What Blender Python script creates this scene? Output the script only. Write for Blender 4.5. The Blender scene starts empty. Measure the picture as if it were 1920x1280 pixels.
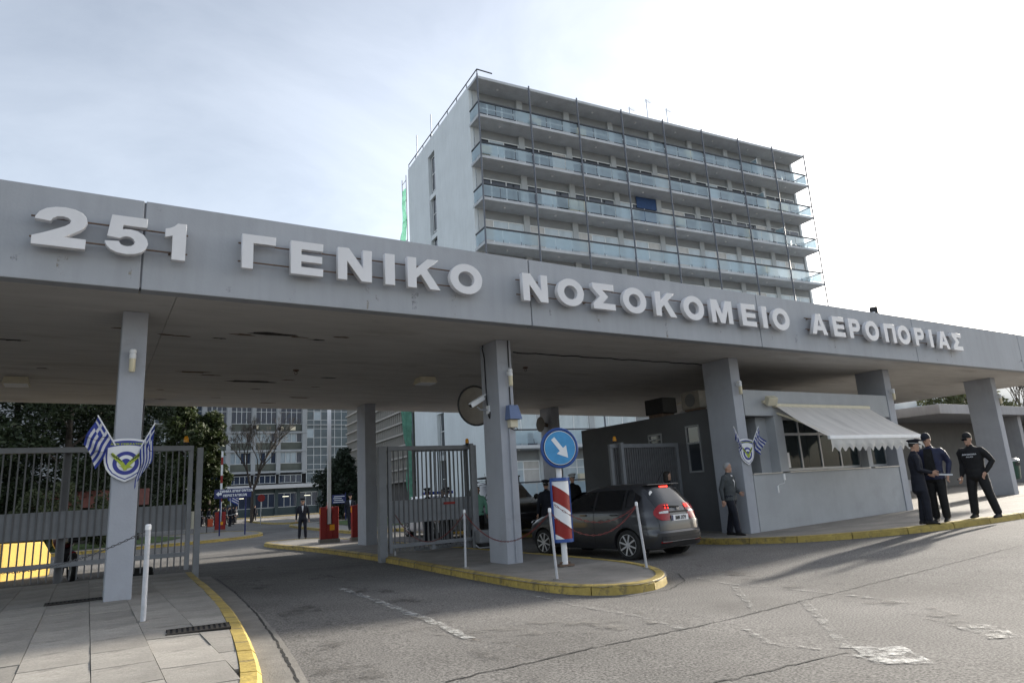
import bpy, bmesh, math, random
from mathutils import Vector, Matrix, kdtree, noise
random.seed(11)
R_ = math.radians
scn = bpy.context.scene
COL = scn.collection

# ------------------------------------------------------------------ camera
FPX, PITCH, ROLL, YAW, CAMH = 1263.53, .219879, -.05981, .561117, 1.5
_F = Vector((math.sin(YAW)*math.cos(PITCH), math.cos(YAW)*math.cos(PITCH), math.sin(PITCH)))
_R0 = Vector((math.cos(YAW), -math.sin(YAW), 0)); _U0 = _R0.cross(_F)
_R = _R0*math.cos(ROLL)+_U0*math.sin(ROLL); _U = _U0*math.cos(ROLL)-_R0*math.sin(ROLL)
cam = bpy.data.cameras.new('camera'); cam.sensor_width = 36; cam.lens = 36*FPX/1920
cam.clip_start = .05; cam.clip_end = 20000
camo = bpy.data.objects.new('camera', cam); COL.objects.link(camo)
camo.matrix_world = Matrix(((_R.x,_U.x,-_F.x,0),(_R.y,_U.y,-_F.y,0),(_R.z,_U.z,-_F.z,CAMH),(0,0,0,1)))
scn.camera = camo

# ------------------------------------------------------------------ sky, sun, exposure
SUN_AZ, SUN_EL = R_(82.0), R_(17.0)          # azimuth from +Y towards +X
w = bpy.data.worlds.new('World'); scn.world = w; w.use_nodes = True
nt = w.node_tree; nt.nodes.clear(); L = nt.links.new
sky = nt.nodes.new('ShaderNodeTexSky'); sky.sky_type = 'NISHITA'; sky.sun_disc = False
sky.sun_elevation = SUN_EL; sky.sun_rotation = SUN_AZ; sky.air_density = 1.0; sky.dust_density = 2.2; sky.ozone_density = 1.2; sky.altitude = 100
hsv = nt.nodes.new('ShaderNodeHueSaturation'); hsv.inputs['Saturation'].default_value = .44; hsv.inputs['Value'].default_value = 2.45
tc = nt.nodes.new('ShaderNodeTexCoord')
mp = nt.nodes.new('ShaderNodeMapping'); mp.inputs['Rotation'].default_value = (.25, .1, .9); mp.inputs['Scale'].default_value = (1.1, 3.2, 3.6)
nz = nt.nodes.new('ShaderNodeTexNoise'); nz.inputs['Scale'].default_value = 1.5; nz.inputs['Detail'].default_value = 9; nz.inputs['Roughness'].default_value = .58; nz.inputs['Distortion'].default_value = .6
mr = nt.nodes.new('ShaderNodeMapRange'); mr.inputs['From Min'].default_value = .36; mr.inputs['From Max'].default_value = .64; mr.inputs['To Min'].default_value = .7; mr.inputs['To Max'].default_value = .95
mx = nt.nodes.new('ShaderNodeMix'); mx.data_type = 'RGBA'
bg = nt.nodes.new('ShaderNodeBackground'); bg.inputs['Strength'].default_value = .062
wo = nt.nodes.new('ShaderNodeOutputWorld')
L(sky.outputs[0], hsv.inputs['Color']); L(tc.outputs['Generated'], mp.inputs[0]); L(mp.outputs[0], nz.inputs['Vector']); L(nz.outputs['Fac'], mr.inputs[0])
L(mr.outputs[0], mx.inputs[0]); L(sky.outputs[0], mx.inputs[6]); L(hsv.outputs[0], mx.inputs[7]); L(mx.outputs[2], bg.inputs['Color']); L(bg.outputs[0], wo.inputs['Surface'])
sl = bpy.data.lights.new('sun', 'SUN'); sl.energy = 4.4; sl.angle = R_(2.2); sl.color = (1, .93, .82)
so = bpy.data.objects.new('sun', sl); COL.objects.link(so)
sdir = Vector((math.sin(SUN_AZ)*math.cos(SUN_EL), math.cos(SUN_AZ)*math.cos(SUN_EL), math.sin(SUN_EL)))
so.rotation_euler = (-sdir).to_track_quat('-Z', 'Y').to_euler()
vs = scn.view_settings; vs.view_transform = 'Standard'; vs.look = 'None'; vs.gamma = 1; vs.use_curve_mapping = False
vs.exposure = 1.3

# ------------------------------------------------------------------ geometry of the place
def smst(a, b, x):
    t = min(1, max(0, (x-a)/(b-a))); return t*t*(3-2*t)
def gr(X, Y):                                 # height of the road surface: it rises a little to both sides of the gate
    a = .03*min(5.5, max(0, 6-X))*(1-smst(16, 26, Y))
    b = min(.3, .015*max(0, X-14))*(1-smst(18, 34, Y))
    c = .045*min(6, max(0, 12-Y))*smst(8, 15, X)
    return a+b+c
def ray(x, y): return _R*(x-960)-_U*(y-640)+_F*FPX
def at_z(x, y, z): d = ray(x, y); return Vector((0, 0, CAMH))+d*((z-CAMH)/d.z)
def at_y(x, y, Y): d = ray(x, y); return Vector((0, 0, CAMH))+d*(Y/d.y)
def G(x, y, dz=0):                            # photo pixel of a point of contact -> point on the ground
    z = dz
    for _ in range(40):
        p = at_z(x, y, z); z = .5*z+.5*(gr(p.x, p.y)+dz)
    return at_z(x, y, z)
KH = .13                                      # kerb height

# ------------------------------------------------------------------ materials
MATS = {}
def M(name, col, rough=.7, var=.12, scale=5, bump=0, bscale=60, metal=0, spec=.4, streak=0, piece=0, tint=None, tintamt=0, coat=0, stretch=(1, 1, 1), trans=0, speck=0):
    if name in MATS: return MATS[name]
    m = bpy.data.materials.new(name); m.use_nodes = True; t = m.node_tree; n = t.nodes; l = t.links.new
    b = n['Principled BSDF']; b.inputs['Roughness'].default_value = rough; b.inputs['Metallic'].default_value = metal
    b.inputs['Specular IOR Level'].default_value = spec; b.inputs['Coat Weight'].default_value = coat
    tc = n.new('ShaderNodeTexCoord'); mp = n.new('ShaderNodeMapping'); mp.inputs['Scale'].default_value = stretch
    l(tc.outputs['Object'], mp.inputs[0])
    nz = n.new('ShaderNodeTexNoise'); nz.inputs['Scale'].default_value = scale; nz.inputs['Detail'].default_value = 8; nz.inputs['Roughness'].default_value = .62
    l(mp.outputs[0], nz.inputs['Vector'])
    rp = n.new('ShaderNodeMapRange'); rp.inputs['From Min'].default_value = .3; rp.inputs['From Max'].default_value = .7
    rp.inputs['To Min'].default_value = 1-var; rp.inputs['To Max'].default_value = 1+var
    l(nz.outputs['Fac'], rp.inputs[0]); fac = rp.outputs[0]
    def mul(a, bb):
        k = n.new('ShaderNodeMath'); k.operation = 'MULTIPLY'
        for i, s in enumerate((a, bb)):
            if isinstance(s, (int, float)): k.inputs[i].default_value = s
            else: l(s, k.inputs[i])
        return k.outputs[0]
    if piece:
        oi = n.new('ShaderNodeObjectInfo'); r2 = n.new('ShaderNodeMapRange'); r2.inputs['To Min'].default_value = 1-piece; r2.inputs['To Max'].default_value = 1+piece
        l(oi.outputs['Random'], r2.inputs[0]); fac = mul(fac, r2.outputs[0])
    if streak:
        m2 = n.new('ShaderNodeMapping'); m2.inputs['Scale'].default_value = (5, 5, .35); l(tc.outputs['Object'], m2.inputs[0])
        n2 = n.new('ShaderNodeTexNoise'); n2.inputs['Scale'].default_value = 1.3; n2.inputs['Detail'].default_value = 6; l(m2.outputs[0], n2.inputs['Vector'])
        r3 = n.new('ShaderNodeMapRange'); r3.inputs['From Min'].default_value = .42; r3.inputs['From Max'].default_value = .75; r3.inputs['To Min'].default_value = 1; r3.inputs['To Max'].default_value = 1-streak
        l(n2.outputs['Fac'], r3.inputs[0]); fac = mul(fac, r3.outputs[0])
    if speck:
        n4 = n.new('ShaderNodeTexNoise'); n4.inputs['Scale'].default_value = 46; n4.inputs['Detail'].default_value = 4; n4.inputs['Roughness'].default_value = .7; l(mp.outputs[0], n4.inputs['Vector'])
        r4 = n.new('ShaderNodeMapRange'); r4.inputs['From Min'].default_value = .35; r4.inputs['From Max'].default_value = .65; r4.inputs['To Min'].default_value = 1-speck; r4.inputs['To Max'].default_value = 1+speck
        l(n4.outputs['Fac'], r4.inputs[0]); fac = mul(fac, r4.outputs[0])
    vm = n.new('ShaderNodeVectorMath'); vm.operation = 'SCALE'; vm.inputs[0].default_value = col; l(fac, vm.inputs['Scale']); out = vm.outputs[0]
    if tint:
        n3 = n.new('ShaderNodeTexNoise'); n3.inputs['Scale'].default_value = scale*.45; n3.inputs['Detail'].default_value = 9; n3.inputs['Roughness'].default_value = .7; l(mp.outputs[0], n3.inputs['Vector'])
        r5 = n.new('ShaderNodeMapRange'); r5.inputs['From Min'].default_value = .56; r5.inputs['From Max'].default_value = .62; r5.inputs['To Max'].default_value = tintamt
        l(n3.outputs['Fac'], r5.inputs[0])
        mm = n.new('ShaderNodeMix'); mm.data_type = 'RGBA'; l(r5.outputs[0], mm.inputs[0]); l(out, mm.inputs[6]); mm.inputs[7].default_value = (*tint, 1); out = mm.outputs[2]
    l(out, b.inputs['Base Color'])
    if bump:
        nb = n.new('ShaderNodeTexNoise'); nb.inputs['Scale'].default_value = bscale; nb.inputs['Detail'].default_value = 5; l(mp.outputs[0], nb.inputs['Vector'])
        bp = n.new('ShaderNodeBump'); bp.inputs['Strength'].default_value = bump; bp.inputs['Distance'].default_value = .02; l(nb.outputs['Fac'], bp.inputs['Height']); l(bp.outputs[0], b.inputs['Normal'])
    if trans:
        tr = n.new('ShaderNodeBsdfTranslucent'); l(out, tr.inputs['Color']); ms = n.new('ShaderNodeMixShader'); ms.inputs[0].default_value = trans
        l(b.outputs[0], ms.inputs[1]); l(tr.outputs[0], ms.inputs[2]); l(ms.outputs[0], n['Material Output'].inputs['Surface'])
    MATS[name] = m; return m
def M_worn(name, col, cover, scale=7):        # paint with holes worn through it
    if name in MATS: return MATS[name]
    m = M(name, col, .75, .15, 9); t = m.node_tree; n = t.nodes; l = t.links.new
    tc = n.new('ShaderNodeTexCoord'); nz = n.new('ShaderNodeTexNoise'); nz.inputs['Scale'].default_value = scale; nz.inputs['Detail'].default_value = 11; nz.inputs['Roughness'].default_value = .78
    l(tc.outputs['Object'], nz.inputs['Vector'])
    r = n.new('ShaderNodeMapRange'); r.inputs['From Min'].default_value = .5-cover; r.inputs['From Max'].default_value = .66-cover; l(nz.outputs['Fac'], r.inputs[0])
    tp = n.new('ShaderNodeBsdfTransparent'); ms = n.new('ShaderNodeMixShader'); l(r.outputs[0], ms.inputs[0]); l(tp.outputs[0], ms.inputs[1]); l(n['Principled BSDF'].outputs[0], ms.inputs[2])
    l(ms.outputs[0], n['Material Output'].inputs['Surface']); return m
def M_glass(name, col, alpha, rough=.05):     # frosted or tinted pane: partly see-through, lets light through
    if name in MATS: return MATS[name]
    m = bpy.data.materials.new(name); m.use_nodes = True; t = m.node_tree; n = t.nodes; l = t.links.new
    b = n['Principled BSDF']; b.inputs['Base Color'].default_value = (*col, 1); b.inputs['Roughness'].default_value = rough
    nz = n.new('ShaderNodeTexNoise'); nz.inputs['Scale'].default_value = 1.7; r = n.new('ShaderNodeMapRange'); r.inputs['To Min'].default_value = alpha-.12; r.inputs['To Max'].default_value = alpha+.12
    oi = n.new('ShaderNodeObjectInfo'); ad = n.new('ShaderNodeMath'); ad.operation = 'MULTIPLY_ADD'; ad.inputs[1].default_value = .75; l(oi.outputs['Random'], ad.inputs[0]); sb = n.new('ShaderNodeMath'); sb.operation = 'SUBTRACT'; sb.inputs[1].default_value = .37; l(nz.outputs['Fac'], sb.inputs[0]); l(sb.outputs[0], ad.inputs[2]); l(ad.outputs[0], r.inputs[0])
    tr = n.new('ShaderNodeBsdfRefraction'); tr.inputs['Color'].default_value = (*[c**.5 for c in col], 1); tr.inputs['Roughness'].default_value = .55; tr.inputs['IOR'].default_value = 1.02; m1 = n.new('ShaderNodeMixShader'); m1.inputs[0].default_value = .42
    l(b.outputs[0], m1.inputs[1]); l(tr.outputs[0], m1.inputs[2])
    tp = n.new('ShaderNodeBsdfTransparent'); tp.inputs['Color'].default_value = (.85, .95, .96, 1); m2 = n.new('ShaderNodeMixShader')
    l(r.outputs[0], m2.inputs[0]); l(tp.outputs[0], m2.inputs[1]); l(m1.outputs[0], m2.inputs[2]); l(m2.outputs[0], n['Material Output'].inputs['Surface'])
    MATS[name] = m; return m
def M_emit(name, col, s):
    if name in MATS: return MATS[name]
    m = M(name, col, .3, 0); b = m.node_tree.nodes['Principled BSDF']; b.inputs['Emission Color'].default_value = (*col, 1); b.inputs['Emission Strength'].default_value = s; return m

asphalt = M('asphalt', (.150, .144, .137), .95, .28, .3, bump=.22, bscale=42, speck=.62, spec=.12, tint=(.10, .095, .09), tintamt=.45)
paving = M('paving_concrete', (.26, .245, .222), .85, .18, 1.8, bump=.25, bscale=90, piece=.14, speck=.16, tint=(.13, .12, .11), tintamt=.55)
pavebase = M('paving_bed', (.07, .065, .06), .95, .2, 8)
conc = M('concrete', (.225, .21, .19), .85, .2, 1.6, bump=.25, bscale=70, speck=.12, tint=(.125, .115, .105), tintamt=.45)
kerbm = M('kerb_yellow', (.37, .275, .075), .7, .25, 8, bump=.4, bscale=30, piece=.1, tint=(.13, .105, .06), tintamt=.7)
fasc = M('fascia_paint', (.345, .362, .392), .75, .07, .7, bump=.12, bscale=25, streak=.08)
soffit_m = M('soffit_paint', (.50, .485, .465), .85, .10, 1.1, bump=.2, bscale=14, tint=(.30, .275, .25), tintamt=.35, stretch=(.7, 2.6, 1))
colm = M('column_paint', (.345, .362, .405), .75, .07, 1.5, bump=.14, bscale=30, streak=.05, tint=(.27, .275, .29), tintamt=.35)
letm = M('letter_white', (.66, .66, .68), .55, .05, 3)
rust = M('rusty_steel', (.14, .095, .07), .8, .3, 12)
gatem = M('gate_grey', (.21, .22, .24), .5, .1, 4)
gated = M('gate_grey_dark', (.125, .127, .135), .55, .15, 4)
white = M('white_paint', (.72, .73, .75), .5, .05, 5)
cream = M('cream_plastic', (.6, .55, .42), .5, .08, 6)
black = M('black_rubber', (.015, .015, .017), .6, .2, 10)
darkm = M('dark_interior', (.02, .02, .022), .9, .2, 4)
steel = M('steel', (.42, .44, .47), .35, .06, 8, metal=.6)
red = M('red_paint', (.24, .011, .009), .45, .1, 4)
blue = M('sign_blue', (.011, .018, .10), .45, .06, 4)
amber = M('amber_lens', (.75, .32, .02), .25, .05, 5)

# ------------------------------------------------------------------ mesh helpers
class MB:
    def __init__(s): s.v = []; s.f = []; s.m = []
    def add(s, vs, fs, mi=0):
        o = len(s.v); s.v += [tuple(v) for v in vs]; s.f += [tuple(i+o for i in f) for f in fs]; s.m += [mi]*len(fs); return s
    def bb(s, x0, x1, y0, y1, z0, z1, mi=0):
        return s.add([(x0,y0,z0),(x1,y0,z0),(x1,y1,z0),(x0,y1,z0),(x0,y0,z1),(x1,y0,z1),(x1,y1,z1),(x0,y1,z1)],
                     [(0,3,2,1),(4,5,6,7),(0,1,5,4),(1,2,6,5),(2,3,7,6),(3,0,4,7)], mi)
    def box(s, c, d, mi=0): return s.bb(c[0]-d[0]/2, c[0]+d[0]/2, c[1]-d[1]/2, c[1]+d[1]/2, c[2]-d[2]/2, c[2]+d[2]/2, mi)
    def obox(s, a, b, wd, ht, mi=0):          # bar from a to b with a rectangular section
        a, b = Vector(a), Vector(b); d = (b-a).normalized(); up = Vector((0,0,1)) if abs(d.z) < .95 else Vector((0,1,0))
        x = d.cross(up).normalized()*wd/2; y = x.cross(d).normalized()*ht/2
        vs = [a-x-y, a+x-y, a+x+y, a-x+y, b-x-y, b+x-y, b+x+y, b-x+y]
        return s.add(vs, [(0,1,2,3),(7,6,5,4),(0,4,5,1),(1,5,6,2),(2,6,7,3),(3,7,4,0)], mi)
    def tube(s, pts, r, n=8, mi=0, cap=True):
        pts = [Vector(p) for p in pts]; rs = r if isinstance(r, (list, tuple)) else [r]*len(pts); rings = []
        px = None
        for i, p in enumerate(pts):
            d = (pts[min(i+1, len(pts)-1)]-pts[max(i-1, 0)]).normalized()
            if px is None: px = d.cross(Vector((0,0,1)) if abs(d.z) < .95 else Vector((1,0,0))).normalized()
            else: px = (px-d*px.dot(d)).normalized()
            py = d.cross(px); rings.append([p+(px*math.cos(2*math.pi*k/n)+py*math.sin(2*math.pi*k/n))*rs[i] for k in range(n)])
        return s.rings(rings, cap, mi)
    def rings(s, rings, cap=True, mi=0):
        n = len(rings[0]); vs = [p for r in rings for p in r]; fs = []
        for i in range(len(rings)-1):
            for k in range(n): fs.append((i*n+k, i*n+(k+1)%n, (i+1)*n+(k+1)%n, (i+1)*n+k))
        if cap: fs.append(tuple(range(n))[::-1]); fs.append(tuple((len(rings)-1)*n+k for k in range(n)))
        return s.add(vs, fs, mi)
    def lathe(s, prof, c=(0,0,0), n=20, mi=0, axis='z', cap=True):
        rings = []
        for r, h in prof:
            rg = []
            for k in range(n):
                a = 2*math.pi*k/n; x, y = r*math.cos(a), r*math.sin(a)
                rg.append({'z': (c[0]+x, c[1]+y, c[2]+h), 'y': (c[0]+x, c[1]+h, c[2]+y), 'x': (c[0]+h, c[1]+x, c[2]+y)}[axis])
            rings.append(rg)
        return s.rings(rings, cap, mi)
    def prism(s, poly, y0, y1, mi=0):         # polygon in x,z pulled along y
        n = len(poly); vs = [(x, y0, z) for x, z in poly]+[(x, y1, z) for x, z in poly]
        return s.add(vs, [tuple(range(n)), tuple(range(2*n-1, n-1, -1))]+[(i, i+n, (i+1)%n+n, (i+1)%n) for i in range(n)], mi)
    def ell(s, c, r, n=10, m=8, mi=0):
        rings = []
        for i in range(m+1):
            t = math.pi*(i/m); t = max(.06, min(math.pi-.06, t))
            rings.append([(c[0]+r[0]*math.sin(t)*math.cos(2*math.pi*k/n), c[1]+r[1]*math.sin(t)*math.sin(2*math.pi*k/n), c[2]-r[2]*math.cos(t)) for k in range(n)])
        return s.rings(rings, True, mi)
    def mesh(s, name, mats, smooth=False):
        me = bpy.data.meshes.new(name); me.from_pydata(s.v, [], s.f)
        for m in (mats if isinstance(mats, (list, tuple)) else [mats]): me.materials.append(m)
        me.polygons.foreach_set('material_index', s.m)
        bm = bmesh.new(); bm.from_mesh(me); bmesh.ops.recalc_face_normals(bm, faces=bm.faces); bm.to_mesh(me); bm.free()
        if smooth:
            me.polygons.foreach_set('use_smooth', [True]*len(me.polygons)); me.set_sharp_from_angle(angle=R_(40))
        return me
    def build(s, name, mats, parent=None, loc=None, rz=0, smooth=False, bevel=0):
        return link(name, s.mesh(name, mats, smooth), parent, loc, rz, bevel)
def link(name, me, parent=None, loc=None, rz=0, bevel=0):
    o = bpy.data.objects.new(name, me); COL.objects.link(o); o.parent = parent
    if loc is not None: o.location = loc
    if rz: o.rotation_euler = (0, 0, rz)
    if bevel:
        b = o.modifiers.new('bevel', 'BEVEL'); b.width = bevel; b.segments = 2; b.limit_method = 'ANGLE'
    return o
def tag(o, label=None, cat=None, group=None, kind=None):
    for k, v in (('label', label), ('category', cat), ('group', group), ('kind', kind)):
        if v: o[k] = v
    return o
def thing(name, label, cat, loc=(0,0,0), rz=0, group=None):
    o = bpy.data.objects.new(name, None); COL.objects.link(o); o.location = loc; o.rotation_euler = (0, 0, rz); o.empty_display_size = .2
    return tag(o, label, cat, group)
def copy_tree(o, parent=None):
    c = o.copy(); COL.objects.link(c); c.parent = parent
    for ch in list(o.children): copy_tree(ch, c)
    return c

# ------------------------------------------------------------------ glyphs (capitals drawn as polygons, height 1)
def arc(cx, cy, rx, ry, a0, a1, n=18): return [(cx+rx*math.cos(R_(a0+(a1-a0)*i/n)), cy+ry*math.sin(R_(a0+(a1-a0)*i/n))) for i in range(n+1)]
GL = {
 'Γ': (.9, [[(0,0),(.29,0),(.29,.77),(.9,.77),(.9,1),(0,1)]]),
 'Ε': (.93, [[(0,0),(.93,0),(.93,.22),(.29,.22),(.29,.4),(.9,.4),(.9,.6),(.29,.6),(.29,.78),(.93,.78),(.93,1),(0,1)]]),
 'Ν': (1.05, [[(0,0),(.27,0),(.27,.62),(.73,0),(1.05,0),(1.05,1),(.78,1),(.78,.4),(.33,1),(0,1)]]),
 'Ι': (.31, [[(0,0),(.31,0),(.31,1),(0,1)]]),
 'Κ': (1.12, [[(0,0),(.29,0),(.29,.33),(.45,.47),(.77,0),(1.12,0),(.66,.65),(1.06,1),(.7,1),(.29,.63),(.29,1),(0,1)]]),
 'Ο': (1.2, [arc(.6,.5,.6,.52,0,340,33), arc(.6,.5,.31,.27,0,340,33)]),
 'Σ': (1.05, [[(0,0),(1.05,0),(1.05,.23),(.43,.23),(.72,.51),(.43,.77),(1.02,.77),(1.02,1),(0,1),(0,.8),(.33,.5),(0,.2)]]),
 'Μ': (1.3, [[(0,0),(.26,0),(.26,.62),(.52,0),(.78,0),(1.04,.62),(1.04,0),(1.3,0),(1.3,1),(.91,1),(.65,.38),(.39,1),(0,1)]]),
 'Α': (1.2, [[(0,0),(.31,0),(.39,.2),(.81,.2),(.89,0),(1.2,0),(.77,1),(.43,1)], [(.47,.41),(.6,.74),(.73,.41)]]),
 'Ρ': (.95, [[(0,0),(.29,0),(.29,.35)]+arc(.58,.675,.37,.325,-90,90,12)+[(0,1)], [(.29,.57)]+arc(.56,.675,.11,.105,-90,90,8)+[(.29,.78)]]),
 'Π': (1.05, [[(0,0),(.29,0),(.29,.77),(.76,.77),(.76,0),(1.05,0),(1.05,1),(0,1)]]),
 'Τ': (.95, [[(.33,0),(.62,0),(.62,.77),(.95,.77),(.95,1),(0,1),(0,.77),(.33,.77)]]),
 'Η': (1.02, [[(0,0),(.28,0),(.28,.38),(.74,.38),(.74,0),(1.02,0),(1.02,1),(.74,1),(.74,.62),(.28,.62),(.28,1),(0,1)]]),
 'Ω': (1.15, [[(0,0),(.48,0),(.48,.22)]+arc(.575,.62,.27,.2,250,-70,14)+[(.67,.22),(.67,0),(1.15,0),(1.15,.22),(.98,.22)]+arc(.575,.58,.53,.42,-35,215,18)+[(.17,.22),(0,.22)]]),
 'Υ': (1.05, [[(.38,0),(.67,0),(.67,.4),(1.05,1),(.74,1),(.525,.63),(.31,1),(0,1),(.38,.4)]]),
 'Ψ': (1.15, [[(.44,0),(.71,0),(.71,.28),(1.0,.4),(1.15,.65),(1.15,1),(.88,1),(.88,.66),(.71,.5),(.71,1),(.44,1),(.44,.5),(.27,.66),(.27,1),(0,1),(0,.65),(.15,.4),(.44,.28)]]),
 'L': (.85, [[(0,0),(.85,0),(.85,.23),(.29,.23),(.29,1),(0,1)]]),
 'C': (1.05, [arc(.55,.5,.55,.52,40,320,24)+arc(.55,.5,.27,.28,320,40,16)]),
 '2': (1.1, [[(0,0),(1.08,0),(1.08,.24),(.60,.24),(.80,.36),(.96,.47),(1.05,.58),(1.09,.70),(1.06,.82),(.97,.92),(.82,.985),(.62,1.01),(.42,.99),(.24,.93),(.11,.83),(.04,.70),(.03,.645),(.34,.625),(.38,.71),(.47,.765),(.59,.78),(.70,.755),(.76,.695),(.74,.61),(.65,.53),(.48,.435),(.24,.31),(0,.2)]]),
 '5': (.95, [[(.12,1),(.9,1),(.9,.77),(.37,.77),(.35,.635),(.43,.655),(.54,.665),(.70,.635),(.83,.56),(.91,.45),(.94,.335),(.90,.20),(.81,.10),(.67,.03),(.48,0),(.28,.02),(.13,.085),(.04,.18),(0,.29),(.29,.315),(.34,.235),(.41,.205),(.49,.20),(.58,.225),(.64,.28),(.655,.345),(.62,.42),(.55,.465),(.46,.475),(.37,.45),(.31,.405),(.04,.43)]]),
 '1': (.48, [[(.17,0),(.48,0),(.48,1),(.28,1),(.2,.91),(.1,.85),(0,.82),(0,.6),(.17,.66)]]),
 '3': (.9, [[(.1,1),(.85,1),(.85,.8),(.55,.62),(.75,.58),(.88,.45),(.88,.22),(.7,.04),(.45,0),(.2,.03),(.02,.15),(.12,.34),(.3,.24),(.5,.23),(.6,.33),(.5,.43),(.25,.44),(.25,.6),(.5,.78),(.1,.78)]]),
 '7': (.85, [[(.15,0),(.45,0),(.85,.8),(.85,1),(0,1),(0,.77),(.52,.77)]]),
 '9': (.9, [[(.12,0),(.45,0),(.75,.35)]+arc(.45,.66,.42,.34,-20,180,14)+[(.05,.5),(.2,.36),(.42,.33)], arc(.45,.66,.17,.13,0,340,12)]),
}
def glyph_mesh(ch, size, depth, mat, bevel=0):
    c = bpy.data.curves.new('glyph', 'CURVE'); c.dimensions = '2D'; c.fill_mode = 'BOTH'; c.extrude = depth/2; c.bevel_depth = bevel
    for p in GL[ch][1]:
        s = c.splines.new('POLY'); s.points.add(len(p)-1); s.use_cyclic_u = True
        for i, (x, y) in enumerate(p): s.points[i].co = (x*size, y*size, 0, 1)
    o = bpy.data.objects.new('glyph', c); COL.objects.link(o); dg = bpy.context.evaluated_depsgraph_get()
    me = bpy.data.meshes.new_from_object(o.evaluated_get(dg)); bpy.data.objects.remove(o); bpy.data.curves.remove(c)
    me.transform(Matrix.Rotation(R_(90), 4, 'X')); me.materials.clear(); me.materials.append(mat); return me   # reads in the x,z plane, seen from -y
def text_mesh(txt, size, depth, mat, sx=1.0, gap=.14):
    bm = bmesh.new(); x = 0
    for ch in txt:
        if ch == ' ': x += .45*size*sx; continue
        ch = {'A':'Α','E':'Ε','H':'Η','I':'Ι','M':'Μ','N':'Ν','O':'Ο','P':'Ρ','T':'Τ'}.get(ch, ch)
        me = glyph_mesh(ch, size, depth, mat); me.transform(Matrix.Translation((x, 0, 0)) @ Matrix.Diagonal((sx, 1, 1, 1))); bm.from_mesh(me); bpy.data.meshes.remove(me)
        x += (GL[ch][0]+gap)*size*sx
    me = bpy.data.meshes.new('text'); bm.to_mesh(me); bm.free(); me.materials.append(mat)
    me.transform(Matrix.Translation((-(x-gap*size*sx)/2, 0, 0))); return me

# ------------------------------------------------------------------ ground, pavements, kerbs
def axis_steps(a, b, step, far):
    xs = [a+step*i for i in range(int(round((b-a)/step))+1)]; d = step; lo, hi = [], []; p = a
    while p > -far: d *= 1.5; p -= d; lo.append(p)
    d = step; p = b
    while p < far: d *= 1.5; p += d; hi.append(p)
    return lo[::-1]+xs+hi
gx_, gy_ = axis_steps(-8, 44, .8, 6000), axis_steps(-2, 40, .8, 6000)
mb = MB(); nx = len(gx_)
mb.add([(x, y, gr(x, y)) for y in gy_ for x in gx_], [(j*nx+i, j*nx+i+1, (j+1)*nx+i+1, (j+1)*nx+i) for j in range(len(gy_)-1) for i in range(nx-1)])
tag(mb.build('road', asphalt, smooth=True), kind='structure')

def resample(pts, step, closed=False):
    P = [Vector(p) for p in pts]; 
    if closed: P.append(P[0])
    # smooth corner curve
    for _ in range(2):
        Q = [P[0]] if not closed else []
        for a, b in zip(P[:-1], P[1:]): Q += [a*.75+b*.25, a*.25+b*.75]
        if closed: Q.append(Q[0])
        else: Q.append(P[-1])
        P = Q
    Ls = [0]
    for a, b in zip(P[:-1], P[1:]): Ls.append(Ls[-1]+(b-a).length)
    n = max(2, int(round(Ls[-1]/step))); out = []; k = 0
    for i in range(n+1):
        t = Ls[-1]*i/n
        while k < len(Ls)-2 and Ls[k+1] < t: k += 1
        u = (t-Ls[k])/max(1e-6, Ls[k+1]-Ls[k]); out.append(P[k].lerp(P[k+1], u))
    return out
def kerb(pts, parent, width=.17, inner=1, closed=False, h=KH, step=.9, skip=()):
    """kerb stones along an outer line; inner = +1 when the pavement lies to the left of the line's direction"""
    P = resample(pts, step/3, closed); inn = []
    n = len(P)
    for i in range(n):
        a = P[i-1] if i else (P[-2] if closed else P[0]); b = P[i+1] if i < n-1 else (P[1] if closed else P[-1])
        d = (b-a).normalized(); inn.append(P[i]+Vector((-d.y, d.x))*width*inner)
    i = 0
    while i < n-1:
        j = min(i+3, n-1); mid = P[(i+j)//2]
        if not any((mid-Vector(s)).length < .3 for s in skip):
            rings = []; dz = random.uniform(-.006, .006); c = P[i]
            for k in range(i, j+1):
                o, q = P[k], inn[k]
                if k == i: o = o.lerp(P[i+1], .025); q = q.lerp(inn[i+1], .025)
                if k == j: o = o.lerp(P[j-1], .025); q = q.lerp(inn[j-1], .025)
                z0 = gr(o.x, o.y)-.1; z1 = gr(o.x, o.y)+h+dz; e = (q-o).normalized()
                rings.append([(o.x-c.x, o.y-c.y, z0), (o.x+e.x*.015-c.x, o.y+e.y*.015-c.y, z1-.035), (o.x+e.x*.05-c.x, o.y+e.y*.05-c.y, z1), (q.x-c.x, q.y-c.y, z1+.004), (q.x-c.x, q.y-c.y, z0)])
            MB().rings(rings).build('kerb_stone', kerbm, parent, (c.x, c.y, 0), smooth=True)
        i = j
    return P, inn
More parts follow.
